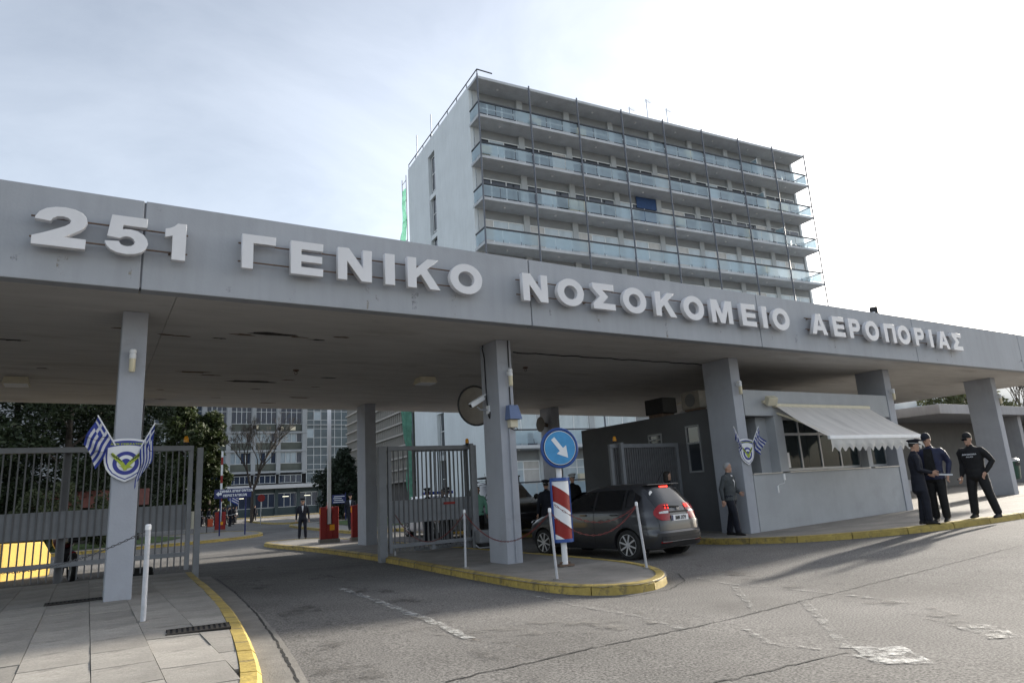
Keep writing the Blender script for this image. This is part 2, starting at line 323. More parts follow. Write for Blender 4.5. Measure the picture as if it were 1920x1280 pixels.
def sheet(name, poly, mat, dz, cell=.9, kind='structure'):    # flat paving that follows the ground
    bm = bmesh.new(); vs = [bm.verts.new((p[0], p[1], 0)) for p in poly]; bm.faces.new(vs)
    x0, x1 = min(p[0] for p in poly), max(p[0] for p in poly); y0, y1 = min(p[1] for p in poly), max(p[1] for p in poly)
    for ax, a, b in ((0, x0, x1), (1, y0, y1)):
        st = max(cell, (b-a)/60); k = a+st
        while k < b-.05:
            co = [0,0,0]; no = [0,0,0]; co[ax] = k; no[ax] = 1
            bmesh.ops.bisect_plane(bm, geom=bm.verts[:]+bm.edges[:]+bm.faces[:], plane_co=co, plane_no=no); k += st
    for v in bm.verts: v.co.z = gr(v.co.x, v.co.y)+dz
    bmesh.ops.recalc_face_normals(bm, faces=bm.faces)
    if sum(f.normal.z for f in bm.faces) < 0: bmesh.ops.reverse_faces(bm, faces=bm.faces)
    me = bpy.data.meshes.new(name); bm.to_mesh(me); bm.free(); me.materials.append(mat); o = link(name, me)
    return tag(o, kind=kind)

# left pavement: slabs
LK = [(1.05, 5.0), (1.22, 5.7), (1.36, 6.66), (1.55, 8.24), (1.71, 10.0), (1.85, 12.4), (1.95, 15.3), (2.02, 16.6)]
pl = sheet('pavement_left', [(-14, 5.2), (1.0, 5.2)]+[(x-.15, y) for x, y in LK[1:]]+[(-14, 16.6)], pavebase, KH-.035)
kerb(LK, pl, inner=1)
def lkx(y):
    for (xa, ya), (xb, yb) in zip(LK[:-1], LK[1:]):
        if ya <= y <= yb: return xa+(xb-xa)*(y-ya)/(yb-ya)-.175
    return LK[-1][0]-.175
slab_x = [-3.0, -2.5, -1.97, -1.46, -.95, -.42, .1, .57, 1.06]
yrow = [5.3+.78*i for i in range(15)]
for i, xa in enumerate(slab_x):
    off = .39*(i % 2)
    for ya in yrow:
        a, b = ya-off, min(16.55, ya-off+.78); a = max(5.22, a)
        if b-a < .1: continue
        xr0, xr1 = (slab_x[i+1], slab_x[i+1]) if i < len(slab_x)-1 else (lkx(a), lkx(b))
        xl = xa
        xr0, xr1 = min(xr0, lkx(a)), min(xr1, lkx(b))
        if max(xr0, xr1)-xl < .05: continue
        xr0, xr1 = max(xr0, xl+.012), max(xr1, xl+.012)
        g = .003; zt = KH+random.uniform(-.005, .004); q = [(xl+g, a+g), (xr0-g, a+g), (xr1-g, b-g), (xl+g, b-g)]; cx, cy = q[0]
        MB().add([(x-cx, y-cy, gr(x, y)+zt-.05) for x, y in q]+[(x-cx, y-cy, gr(x, y)+zt+random.uniform(-.003, .003)) for x, y in q],
                 [(0,3,2,1),(4,5,6,7),(0,1,5,4),(1,2,6,5),(2,3,7,6),(3,0,4,7)]).build('paving_slab', paving, pl, (cx, cy, 0))
# ramp strip in front of the left pavement
rampm = M('ribbed_concrete', (.24, .225, .20), .85, .15, 6, bump=.5, bscale=25, stretch=(6, .6, 1))
sheet('ramp', [(-14, 3.6), (.7, 3.9), (1.02, 5.19), (-14, 5.19)], rampm, .1)
# gutter strip along the left kerb
gut = M('gutter_concrete', (.185, .175, .16), .85, .2, 3, bump=.3, speck=.15)
sheet('gutter', [(x+.005, y) for x, y in LK[1:]]+[(x+.33, y) for x, y in LK[::-1][:-1]], gut, .005, .5)

# island between the two lanes
IS = [(6.32, 16.4), (6.15, 13.8), (5.97, 11.0), (5.92, 9.3), (6.0, 8.45), (6.35, 7.85), (7.0, 7.7), (7.65, 8.05), (8.2, 8.75), (8.62, 9.8), (8.78, 11), (8.82, 14), (8.85, 20), (8.8, 27), (8.3, 29.3), (7.2, 30.2), (6.2, 29.8), (5.92, 28.5), (6.0, 26.5), (6.36, 22.4), (6.36, 18)]
isl_in = resample(IS, .5, True)
isl = sheet('traffic_island', [(p.x, p.y) for p in isl_in[:-1]], conc, KH-.012)
kerb(IS, isl, inner=1, closed=True, step=1.05, skip=[(6.33, 16.7)])
# pavement round the kiosk and the officers
RK = [(12.75, 34), (12.75, 18), (12.76, 12.6), (12.84, 10.9), (13.15, 9.65), (13.75, 8.85), (14.5, 8.12), (15.6, 7.66), (17.8, 7.32), (22, 6.95), (30, 6.7), (46, 6.5)]
rp_ = resample(RK, .5)
rpv = sheet('pavement_right', [(p.x+.02, p.y+.02) for p in rp_]+[(46, 34)], conc, KH-.012)
kerb(RK, rpv, inner=1, step=1.1)
# inside the compound
def compound_island(name, pts, mat, dz=KH):
    q = resample(pts, 1.0, True); s = sheet(name, [(p.x, p.y) for p in q[:-1]], mat, dz-.012, 4); kerb(pts, s, closed=True, step=1.6, width=.2, inner=1 if area(pts) > 0 else -1); return s
def area(p): return sum(a[0]*b[1]-b[0]*a[1] for a, b in zip(p, p[1:]+p[:1]))
grass = M('grass', (.06, .10, .025), .95, .5, 3, bump=.8, bscale=40)
soil = M('soil', (.13, .10, .07), .95, .3, 2)
compound_island('pavement_compound', [(-22, 34.6), (-2, 35.0), (4.5, 35.9), (7.2, 37.6), (8.6, 40.6), (8.8, 46), (7.6, 49.5), (-22, 49.5)], conc)
lawn = sheet('lawn', [(-22, 36.0), (-1, 36.6), (3.2, 38.5), (4.6, 43), (3.6, 49), (-22, 49.3)], grass, KH+.02, 4)
compound_island('pavement_centre', [(11.0, 30.2), (12.4, 32.0), (18, 33), (26, 45), (20, 58), (14, 56.5), (12.3, 52), (10.9, 34)], conc)
sheet('lawn_centre', [(13.2, 36), (17.5, 36.5), (23, 45), (19, 54), (14.5, 52)], grass, KH+.02, 4)
compound_island('pavement_far', [(13.6, 60), (16.5, 61), (19, 78), (20, 92), (16.4, 91.5), (14.6, 76)], conc)
compound_island('pavement_clinic', [(-12, 110), (42, 110), (42, 126), (-12, 126)], conc)

# road wear: cracks, worn paint
crackm = M_worn('crack', (.022, .022, .022), .16, 3)
def ribbon(name, px, width, mat, dz=.006, jit=.02, step=.09, wj=.5):
    P = [G(x, y) for x, y in px]; pts = []
    for a, b in zip(P[:-1], P[1:]):
        n = max(1, int((b-a).length/step))
        for i in range(n): pts.append(a.lerp(b, i/n))
    pts.append(P[-1]); vs = []; fs = []
    for i, p in enumerate(pts):
        d = (pts[min(i+1, len(pts)-1)]-pts[max(0, i-1)]); nrm = Vector((-d.y, d.x, 0)).normalized()
        o = nrm*jit*(noise.noise(Vector((i*.8, width*90, 3)))*1.6); ww = width*(1+wj*noise.noise(Vector((i*.5, 7, width*50))))/2
        for s in (-1, 1):
            q = p+o+nrm*ww*s; vs.append((q.x, q.y, gr(q.x, q.y)+dz))
        if i: fs.append((2*i-2, 2*i-1, 2*i+1, 2*i))
    o = MB().add(vs, fs).build(name, mat); return tag(o, kind='structure')
ribbon('road_crack', [(836, 1279), (900, 1262), (985, 1245), (1100, 1217), (1250, 1186), (1395, 1154), (1520, 1122), (1640, 1092), (1760, 1062), (1915, 1022)], .022, crackm, jit=.03)
ribbon('road_crack', [(1340, 1279), (1400, 1267), (1480, 1248), (1590, 1222)], .022, crackm, jit=.04)
ribbon('road_crack', [(350, 1080), (420, 1076), (560, 1068), (700, 1058)], .03, crackm)
ribbon('road_crack', [(560, 1280), (520, 1205), (480, 1150), (440, 1110), (405, 1084)], .03, crackm, jit=.012)
wp1 = M_worn('worn_white', (.42, .42, .405), .06, 6); wp2 = M_worn('very_worn_white', (.30, .295, .28), .035, 6); dirt = M_worn('dirt_stain', (.085, .065, .045), -.07, 3)
ribbon('road_marking', [(640, 1103), (690, 1120), (760, 1147), (800, 1160), (880, 1197)], .13, wp1, .008, .02, .12, .3)
ribbon('road_marking', [(985, 1113), (1080, 1135), (1180, 1152), (1300, 1185)], .10, wp2, .008)
ribbon('road_marking', [(1300, 1082), (1370, 1095), (1560, 1112), (1700, 1130)], .09, wp2, .008)
ribbon('road_marking', [(1506, 1126), (1550, 1172), (1590, 1215)], .10, wp2, .008)
ribbon('road_marking', [(1375, 1097), (1415, 1145)], .08, wp2, .008)
ribbon('road_marking', [(1400, 1180), (1440, 1206), (1540, 1218)], .08, wp2, .008)
ribbon('road_marking', [(1642, 1213), (1700, 1245)], .42, wp1, .009, .02, .12, .25)
ribbon('road_marking', [(1820, 1172), (1890, 1196)], .30, wp2, .009, .02, .12, .25)
ribbon('road_marking', [(1605, 1228), (1650, 1240)], .12, wp1, .009)
ribbon('road_stain', [(880, 1200), (960, 1215), (1010, 1235)], .7, dirt, .011, .05, .2, .4)
trk = M_worn('tyre_track', (.085, .08, .075), -.03, 1.3); ptc = M_worn('road_patch', (.19, .18, .165), -.02, 2)
ribbon('tyre_track', [(470, 1062), (640, 1090), (760, 1130), (930, 1215), (1020, 1278)], .55, trk, .010, .08, .3, .5)
ribbon('tyre_track', [(420, 1075), (520, 1110), (600, 1180), (660, 1278)], .5, trk, .010, .08, .3, .5)
ribbon('tyre_track', [(1290, 1045), (1400, 1075), (1600, 1120), (1900, 1180)], .6, trk, .010, .1, .3, .5)
ribbon('road_patch', [(700, 1165), (900, 1180), (1100, 1175), (1250, 1150)], .8, ptc, .012, .1, .3, .5)
ribbon('road_crack', [(1085, 1120), (1180, 1118), (1255, 1105), (1285, 1088), (1270, 1075)], .02, crackm, jit=.02)
# drain gratings in the left pavement
gdark = M('grate_iron', (.035, .03, .026), .8, .3, 10)
def grating(name, label, px, wx, wy, rz=0):
    p = G(*px, KH); t = thing(name, label, 'drain grate', (p.x, p.y, p.z+.012), rz)
    MB().bb(-wx/2, wx/2, -wy/2, wy/2, -.05, -.004).build('pit', darkm, t)
    f = MB(); f.bb(-wx/2, wx/2, -wy/2, -wy/2+.03, -.03, .006); f.bb(-wx/2, wx/2, wy/2-.03, wy/2, -.03, .006); f.build('frame', gdark, t)
    n = int(wx/.05)
    me = MB().bb(-.014, .014, -wy/2+.03, wy/2-.03, -.02, .004).mesh('bar', gdark)
    for i in range(n): link('bar', me, t, (-wx/2+(i+.5)*wx/n, 0, 0))
grating('drain_grate', 'rusty rectangular drain grate beside the yellow left kerb', (372, 1180), .62, .34, R_(-6))
grating('drain_grate', 'dark drain slot at the foot of the left column', (140, 1128), .75, .30, 0)

# ------------------------------------------------------------------ gate canopy
ZS, ZT, YF = 4.70, 6.08, 10.77
can = thing('gate_canopy', 'long grey concrete entrance canopy on slab columns carrying the white lettering', 'canopy', (0, 0, 0))
JX = [-13.4, -6.5, .434, 7.27, 14.2, 21.5, 28.65, 34.0]
def yback(x): return 23.0+.075*(x-2)
for a, b in zip(JX[:-1], JX[1:]):
    g = .012
    MB().bb(a+g, b-g, YF, YF+.24, ZS-.002, ZT).build('fascia_panel', fasc, can, bevel=.012)
    x0, x1 = a+.5+g*.3 if a > 0 else a+g*.3, b+.5-g*.3 if b < 33 else b
    q = [(x0, YF+.245), (x1, YF+.245), (x1, yback(x1)), (x0, yback(x0))]
    MB().add([(x, y, ZS) for x, y in q]+[(x, y, ZS+.32) for x, y in q], [(0,3,2,1),(4,5,6,7),(0,1,5,4),(1,2,6,5),(2,3,7,6),(3,0,4,7)]).build('soffit_panel', soffit_m, can)
MB().bb(JX[0], JX[-1], YF+.02, YF+.2, ZS+.03, ZT-.02).build('fascia_core', M('joint_filler', (.16, .165, .18), .9, .1, 3), can)
q = [(JX[0], YF+.25), (JX[-1], YF+.25), (JX[-1], yback(JX[-1])-.02), (JX[0], yback(JX[0])-.02)]
MB().add([(x, y, ZS+.33) for x, y in q]+[(x, y, ZS+.42) for x, y in q], [(0,3,2,1),(4,5,6,7),(0,1,5,4),(1,2,6,5),(2,3,7,6),(3,0,4,7)]).build('roof_deck', conc, can)
COLX = [(-6.65, 12.05), (.27, 12.05), (7.17, 12.05), (14.40, 12.05), (21.7, 12.05), (28.95, 12.05)]
for x, y in COLX:
    MB().bb(x, x+.36, y, y+(.72 if x < 10 else .95), -.2, ZS-.002).build('column', colm, can, bevel=.012)
for x in (.8, 7.70, 15.32, 23.2):
    MB().bb(x, x+.38, 21.8, 22.6, -.2, ZS-.002).build('column', colm, can, bevel=.012)
# peeling paint on the soffit: ragged shallow flakes hanging off it
flk = M('bare_render', (.13, .085, .055), .95, .4, 14); flk2 = M('dark_patch', (.035, .03, .028), .95, .3, 14)
for k, (px, py, ln) in enumerate([(510, 626, .95), (455, 627, .5), (560, 632, .35), (595, 637, .4), (345, 630, .4), (312, 627, .3), (470, 715, 1.3), (360, 697, .9), (395, 703, .5), (412, 634, .3), (640, 632, .4), (560, 745, .7), (480, 729, .3), (300, 730, .25), (225, 615, .3), (20, 637, .5), (405, 745, .35), (540, 712, .4), (615, 708, .5), (500, 755, .6), (930, 663, .3), (80, 690, .25), (300, 748, .3), (590, 725, .3)]):
    p = at_z(px, py, ZS); n = 14; rnd = random.Random(k); pts = []
    for i in range(n):
        a = 2*math.pi*i/n; r = rnd.uniform(.5, 1.15); pts.append((p.x+ln/2*math.cos(a)*r, p.y+max(.05, ln*.14)*math.sin(a)*r))
    MB().add([(x, y, ZS-.004) for x, y in pts]+[(x, y, ZS-.0005) for x, y in pts], [tuple(range(n)), tuple(range(2*n-1, n-1, -1))]+[(i, (i+1) % n, (i+1) % n+n, i+n) for i in range(n)]).build('peeling_patch', flk if k % 3 else flk2, can)

# lettering
sign = thing('entrance_lettering', 'white Greek capital letters and number 251 on the canopy fascia', 'lettering', (0, YF-.16, 5.14))
SZ = .555; TH = .10
def put(txt, rights):
    for ch, r in zip(txt, rights):
        s = SZ*(1.02 if ch in '251' else 1); w_ = GL[ch][0]*s
        o = link('letter', glyph_mesh(ch, s, TH, letm, .004), sign, (r-w_, 0, 0)); o['label'] = 'white raised %s %s' % ('numeral' if ch in '251' else 'letter', ch)
put('251', (-.27, .49, .98)); put('ΓΕΝΙΚΟ', (2.28, 3.04, 3.88, 4.30, 5.17, 6.05)); put('ΝΟΣΟΚΟΜΕΙΟ', (7.55, 8.46, 9.29, 10.19, 11.09, 12.0, 12.97, 13.83, 14.25, 15.14)); put('ΑΕΡΟΠΟΡΙΑΣ', (16.72, 17.53, 18.28, 19.20, 20.08, 20.87, 21.67, 22.16, 23.15, 23.98))
for a, b in ((-.93, 1.02), (1.74, 6.0), (6.88, 15.05), (15.95, 23.9)):
    for z in (.13, .43): MB().bb(a, b, .06, .08, z, z+.02).build('mounting_rail', rust, sign)
    k = a+.2
    while k < b: MB().bb(k, k+.03, .085, .158, .13, .16).bb(k, k+.03, .085, .158, .43, .46).build('bracket', rust, sign); k += 1.5
# rust streaks run down the fascia below the brackets
stm = M_worn('rust_streak', (.33, .29, .23), -.03, 4)
for x, wd, z0, z1 in ((.27, .05, 4.74, 5.2), (3.86, .05, 4.72, 5.12), (4.02, .09, 4.72, 5.12), (23.55, .05, 4.72, 5.15), (.85, .05, 4.9, 5.2), (2.55, .12, 4.75, 5.1), (5.5, .1, 4.72, 5.15), (8.9, .14, 4.72, 5.14), (10.9, .08, 4.72, 5.14), (12.6, .16, 4.74, 5.13), (-.6, .15, 4.74, 5.12), (17.2, .12, 4.72, 5.12), (19.9, .1, 4.73, 5.1)):
    MB().add([(x, YF-.003, z0), (x+wd*.7, YF-.003, z0), (x+wd, YF-.003, z1), (x, YF-.003, z1)], [(0,1,2,3)]).build('rust_streak', stm, can)

grm = M_worn('grime_run', (.23, .235, .25), -.05, 2.5); rg_ = random.Random(77)
for k in range(46):
    x = rg_.uniform(-1.2, 33); z1 = rg_.choice((5.13, 5.13, 6.05)); ln = rg_.uniform(.25, .42) if z1 < 6 else rg_.uniform(.15, .5); wd_ = rg_.uniform(.03, .16)
    MB().add([(x, YF-.0025-.0001*k, z1-ln), (x+wd_*.6, YF-.0025-.0001*k, z1-ln*.95), (x+wd_, YF-.0025-.0001*k, z1), (x-.01, YF-.0025-.0001*k, z1)], [(0,1,2,3)]).build('grime_run', grm, can)
# lamps and fittings on the columns and the soffit
lampg = M('lamp_glass', (.62, .56, .40), .3, .05)
for x, nm in ((.44, 'wall lamp on the column above the left shield emblem'), (7.42, 'wall lamp on the middle column above the blue box'), (14.6, 'wall lamp on the column beside the booth, above the small emblem'), (21.93, 'wall lamp on the column at the far end of the booth'), (29.2, 'wall lamp on the rightmost column')):
    t = thing('wall_lamp', 'small cylindrical '+nm, 'wall lamp', (x, 12.05, 3.88), 0, 'wall lamps on the columns')
    MB().bb(-.03, .03, -.06, 0, .05, .13).build('bracket', white, t)
    MB().lathe([(.045, .02), (.05, .03), (.05, .09), (.042, .1), (.05, .11), (.05, .15), (.04, .17)], (0, -.1, 0), 14).build('cap', white, t, smooth=True)
    MB().lathe([(.035, -.19), (.045, -.17), (.045, .02)], (0, -.1, 0), 14).build('diffuser', lampg, t, smooth=True)
for (px, py), nm in (((32, 708), 'boxy ceiling lamp on the soffit at the far left'), ((797, 708), 'boxy ceiling lamp on the soffit left of the middle column')):
    p = at_z(px, py, ZS); t = thing('ceiling_lamp', nm, 'ceiling lamp', (p.x, p.y, ZS-.002), 0, 'ceiling lamps under the canopy')
    MB().add([(-.22,-.2,0),(.22,-.2,0),(.22,.2,0),(-.22,.2,0),(-.26,-.24,-.16),(.26,-.24,-.16),(.26,.24,-.16),(-.26,.24,-.16)], [(0,1,2,3),(7,6,5,4),(0,4,5,1),(1,5,6,2),(2,6,7,3),(3,7,4,0)]).build('housing', cream, t, bevel=.01)
    MB().bb(-.22, .22, -.2, .2, -.185, -.162).build('lens', white, t)
for px, nm in (((555, 693), 'dark hook ring hanging from the peeling soffit'), ((985, 688), 'small dark hook on the soffit right of the middle column')):
    p = at_z(*px, ZS); t = thing('ceiling_hook', nm, 'hook', (p.x, p.y, ZS), 0)
    MB().lathe([(.07, -.002), (.07, -.03), (.02, -.05)], n=12).build('plate', rust, t); MB().tube([(.03*math.sin(a), 0, -.08+.035*math.cos(a)) for a in [i*.52 for i in range(13)]], .008, 6).build('ring', rust, t)
# black cable clipped under the soffit
a, b = at_z(962, 659, ZS), at_z(1318, 682, ZS)
tag(MB().tube([a.lerp(b, i/30)+Vector((0, .03*math.sin(i*1.3), -.015-.012*math.sin(i*1.1)**2)) for i in range(31)], .014, 6).build('cable', black), 'black cable clipped along the soffit right of the middle column', 'cable')
# conduit and siren box on the middle column
t = thing('siren_box', 'blue sheet-metal siren box on the front of the middle column', 'siren', (7.42, 12.045, 2.98))
bx = M('siren_blue', (.12, .17, .31), .5, .08)
MB().add([(-.14,-.22,0),(.16,-.22,0),(.16,0,0),(-.14,0,0),(-.1,-.14,.3),(.12,-.14,.3),(.12,0,.3),(-.1,0,.3)], [(0,3,2,1),(4,5,6,7),(0,1,5,4),(1,2,6,5),(2,3,7,6),(3,0,4,7)]).build('hood', bx, t, bevel=.008)
MB().bb(-.08, .1, -.12, 0, -.16, -.002).build('base', cream, t); MB().tube([(.05, -.1, -.14), (.09, -.12, -.2), (.02, -.1, -.22), (-.03, -.05, -.18)], .009, 6).build('wire', black, t)
tag(MB().tube([(7.37, 12.03, 2.8), (7.37, 12.03, .14)], .018, 8).build('conduit', colm), 'grey vertical conduit down the front of the middle column', 'conduit')
tag(MB().tube([(7.45, 12.035, 4.69), (7.45, 12.035, 4.1)], .012, 6).tube([(7.43, 12.035, 3.68), (7.43, 12.035, 3.28)], .012, 6).build('wire', black), 'thin dark wire from soffit past the lamp on middle column', 'wire')
# convex mirror and camera on the left side of the middle column
t = thing('convex_mirror', 'large round dark-rimmed traffic mirror behind the middle column', 'mirror', (7.27, 13.3, 3.45), 0)
mir = M('mirror_back', (.13, .115, .095), .45, .15)
MB().lathe([(.02, .06), (.2, .045), (.36, .0), (.44, -.04)], n=36, axis='y', cap=True).build('dish', mir, t, smooth=True); MB().tube([(.44*math.cos(i*.2094), -.04, .44*math.sin(i*.2094)) for i in range(31)], .022, 8).build('rim', black, t, smooth=True)
MB().obox((-.3, .05, -.28), (-.02, .02, .1), .03, .02).obox((-.12, .05, -.38), (.0, .02, .1), .03, .02).obox((-.02, .02, .1), (-.03, -.24, .1), .04, .04).build('bracket', mir, t)
t = thing('security_camera', 'white security camera on an arm left of the middle column', 'camera', (7.165, 12.5, 3.25), 0)
MB().bb(-.03, 0, -.06, .06, -.08, .09).build('wall_plate', white, t); MB().tube([(-.02, 0, 0), (-.2, 0, 0), (-.28, 0, .06)], .018, 8).build('arm', steel, t)
MB().obox((-.12, .0, .26), (-.47, -.06, .07), .10, .10).build('housing', white, t, bevel=.015); MB().obox((-.09, .0, .325), (-.46, -.06, .13), .13, .015).build('sun_shield', white, t); MB().obox((-.46, -.06, .075), (-.475, -.062, .065), .07, .07).build('lens', black, t)
tag(MB().tube([(7.16, 12.62, 4.68), (7.13, 12.6, 4.62), (7.15, 12.56, 4.4), (7.155, 12.55, 3.5), (7.155, 12.5, 3.12), (7.15, 12.45, 3.06), (7.15, 12.42, 3.2)], .013, 6).build('cable', black), 'black cable looping down the left side of middle column', 'cable')
# loudhailer and small spot on the back column
t = thing('horn_speaker', 'dark round horn loudspeaker on the rear column', 'loudspeaker', (15.28, 22.1, 4.05), 0)
MB().lathe([(.05, 0), (.07, -.08), (.16, -.22), (.3, -.30)], axis='x', n=20, cap=True).build('horn', M('horn_grey', (.12, .105, .09), .6, .2), t, smooth=True); MB().bb(-.1, .035, -.03, .03, -.1, .04).build('bracket', rust, t)
t = thing('spotlight', 'small black spotlight on the rear column beside the arrow sign', 'spotlight', (15.28, 21.95, 3.1), 0)
MB().lathe([(.05, 0), (.12, -.16), (.12, -.2)], (-.08, 0, .05), axis='x', n=14).build('lamp_body', black, t, smooth=True); MB().obox((.04, 0, -.08), (-.2, 0, -.08), .02, .02).obox((-.1, 0, -.08), (-.1, 0, 0), .02, .02).build('arm', black, t)
t = thing('rooftop_floodlight', 'small dark floodlight on top of the canopy above the lettering', 'floodlight', (19.9, 10.95, ZT), R_(20))
MB().bb(-.14, .14, -.1, .12, .03, .24).build('housing', black, t, bevel=.02); MB().bb(-.25, -.1, -.03, .03, 0, .06).bb(-.1, .1, -.05, .05, 0, .031).build('foot', white, t)

# ------------------------------------------------------------------ hospital tower
BY = R_(-4.622); ex = Vector((math.cos(BY), math.sin(BY), 0)); ey = Vector((-math.sin(BY), math.cos(BY), 0))
tw = thing('hospital_tower', 'tall pale hospital block with rows of glass-fronted balconies', 'building', ex*19.3+ey*40.2, BY)
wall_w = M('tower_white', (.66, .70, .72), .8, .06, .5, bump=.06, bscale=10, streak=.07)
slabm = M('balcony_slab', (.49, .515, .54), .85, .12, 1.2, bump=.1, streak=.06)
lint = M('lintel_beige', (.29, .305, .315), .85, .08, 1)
pilm = M('pilaster', (.46, .485, .50), .85, .08, 1)
frm = M('window_frame', (.80, .82, .82), .5, .04)
pane_d = M('pane_dark', (.03, .035, .045), .06, .3, .6, spec=.8); pane_b = M('pane_blind', (.50, .57, .61), .12, .2, .5, spec=.7); pane_c = M('pane_curtain', (.55, .53, .5), .2, .15, 1.5, spec=.6)
bglass = M_glass('balcony_glass', (.42, .54, .62), .80, .25); railm = M('rail_dark', (.045, .05, .06), .5, .1); rodm = M('rod_grey', (.12, .135, .165), .55, .1)
blindw = M('blind_white', (.6, .61, .6), .7, .05)
BAYW, NB, WL = 4.356, 8, 34.85
ZSL = [31.75, 28.62, 25.33, 22.05, 18.7, 15.4, 12.1, 8.4, 4.42, .95]
MB().bb(.03, .32, 1.62, 9.2, -.5, 32.0).build('end_wall', wall_w, tw, bevel=.02); MB().bb(.03, .32, 10.75, 16.2, -.5, 32.0).build('end_wall', wall_w, tw, bevel=.02)
MB().bb(.03, .32, 9.2, 10.75, 30.5, 32.0).build('end_wall', wall_w, tw)
MB().bb(.5, WL, 15.9, 16.2, -.5, 32.0).build('back_wall', wall_w, tw); MB().bb(WL-.02, WL+.26, 1.62, 16.2, -.5, 32).build('end_wall', wall_w, tw)
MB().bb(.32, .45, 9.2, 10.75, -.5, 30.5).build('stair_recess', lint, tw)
pm = MB().bb(-.02, .0, 0, 1.1, 0, 1.5).mesh('pane', pane_d); fm = MB().bb(-.05, .0, -.06, 0, 0, 3.1).bb(-.05, 0, 1.1, 1.16, 0, 3.1).bb(-.05, 0, 0, 1.1, 1.5, 1.56).bb(-.05, 0, 0, 1.1, -.06, 0).bb(-.05, 0, 0, 1.1, 3.06, 3.12).mesh('stair_window', frm)
z = 27.2
while z > 0:
    w_ = link('stair_window', fm, tw, (.315, 9.35, z)); link('pane', pm, w_, (-.01, 0, .0)); link('pane', pm, w_, (-.01, 0, 1.56))
    MB().bb(.1, .32, 9.2, 10.75, z-.75 if z > 1 else 0, z-.35).build('stair_spandrel', wall_w, tw); z -= 3.3+.4
MB().bb(.33, WL-.03, 1.8, 15.9, 31.4, 31.7).build('roof_deck', conc, tw)
gp = MB().add([(0,0,0),(1.40,0,0),(1.40,0,.82),(0,0,.82)], [(0,1,2,3)]).mesh('glass_panel', bglass); gpe = MB().add([(0,0,0),(0,1.5,0),(0,1.5,.82),(0,0,.82)], [(0,1,2,3)]).mesh('glass_panel', bglass)
wd = BAYW-.5
def win_mesh(h):
    f = MB(); f.bb(0, wd, -.06, .0, h-.07, h); f.bb(0, wd, -.06, 0, 0, .07); f.bb(0, wd, -.055, 0, h-.62, h-.56)
    for i in range(4): f.bb(i*(wd-.07)/3, i*(wd-.07)/3+.07, -.065, 0, .07, h-.07)
    return f.mesh('window', frm)
pw = (wd-.07)/3-.07
def pane_mesh(h, m): return MB().bb(0, pw, -.02, 0, .07, h-.07).mesh('pane', m)
cache = {}
rndb = random.Random(5)
for fi, zs in enumerate(ZSL):
    top = fi == 0
    s = MB(); s.bb(0, WL, 0, 1.75, zs-.10, zs+.12); s.build('roof_slab' if top else 'balcony_slab', slabm, tw, bevel=.015)
    if top: continue
    ceil_ = ZSL[fi-1]-.1; h = ceil_-zs-.12; wh = h-.72; vis_bays = NB if fi <= 5 else (3 if fi >= 8 else 0)
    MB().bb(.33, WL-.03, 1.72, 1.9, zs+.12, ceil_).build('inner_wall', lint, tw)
    if not vis_bays: continue
    MB().bb(.02, WL-.01, .01, .12, zs+1.10, zs+1.20).bb(.02, .1, .121, 1.62, zs+1.10, zs+1.20).bb(WL-.09, WL-.01, .121, 1.62, zs+1.10, zs+1.20).build('handrail', railm, tw)
    link('glass_panel', gpe, tw, (.06, .09, zs+.24)); link('glass_panel', gpe, tw, (WL-.05, .09, zs+.24))
    if wh not in cache: cache[wh] = (win_mesh(wh), [pane_mesh(wh, m) for m in (pane_d, pane_b, pane_c)], MB().bb(0, .5, -.16, .01, 0, h-.004).mesh('pilaster', pilm))
    wm, pms, plm = cache[wh]
    for b in range(vis_bays):
        for k in range(3):
            link('glass_panel', gp, tw, (b*BAYW+.03+k*1.445, .05, zs+.24))
        for k in range(3): MB().bb(-.015, .015, .03, .06, 0, .25).build('baluster', rodm, tw, (b*BAYW+.03+k*1.445, 0, zs+.1))
        w_ = link('window', wm, tw, (b*BAYW+.25, 1.70, zs+.12))
        for k in range(3):
            c = rndb.random(); mi = (1 if c < .75 else 2) if fi >= 4 else (0 if c < .9 else (1 if c < .96 else 2))
            link('pane', pms[mi], w_, (.07+k*(pw+.07), -.02, 0))
        for k in range(3):
            if rndb.random() < (.14 if fi < 4 else .35):
                bh = wh*rndb.uniform(.25, .75); MB().bb(0, pw, -.035, -.026, wh-.07-bh, wh-.07).build('roller_blind', rndb.choice((pane_b, pane_c, blindw)), w_, (.07+k*(pw+.07), 0, 0))
        if rndb.random() < .22: MB().bb(0, .8, 0, .32, 0, .6).build('air_conditioner', cream, tw, (b*BAYW+rndb.uniform(.3, 3), 1.2, zs+rndb.choice((.13, 1.0))), bevel=.02)
        if rndb.random() < .25: MB().bb(0, .5, 0, .45, 0, .45).bb(0, .5, .4, .45, .45, .9).build('balcony_chair', rndb.choice((white, rodm, lint)), tw, (b*BAYW+rndb.uniform(.4, 3.2), .5, zs+.122), rndb.uniform(-.6, .6))
        link('pilaster', plm, tw, (b*BAYW-.25 if b else .34, 1.71, zs+.122))
        MB().lathe([(.09, 0), (.09, -.06), (.05, -.08)], n=10).build('ceiling_light', white, tw, (b*BAYW+2.1, .8, ceil_-.002))
for k in range(NB+1): MB().tube([(0, 0, -.5), (0, 0, 31.95)], .065, 8).build('facade_rod', rodm, tw, (min(WL-.02, k*BAYW+.02), -.08, 0))
# roof rail
rr = MB(); rr.tube([(.1, .1, 32.45), (.1, 16.1, 32.45)], .05, 6).tube([(.1, .1, 32.45), (1.3, -.02, 32.3)], .05, 6)
for i in range(9): rr.bb(.08, .13, .1+i*2-.02, .1+i*2+.03, 31.8, 32.45)
rr.build('roof_rail', railm, tw)
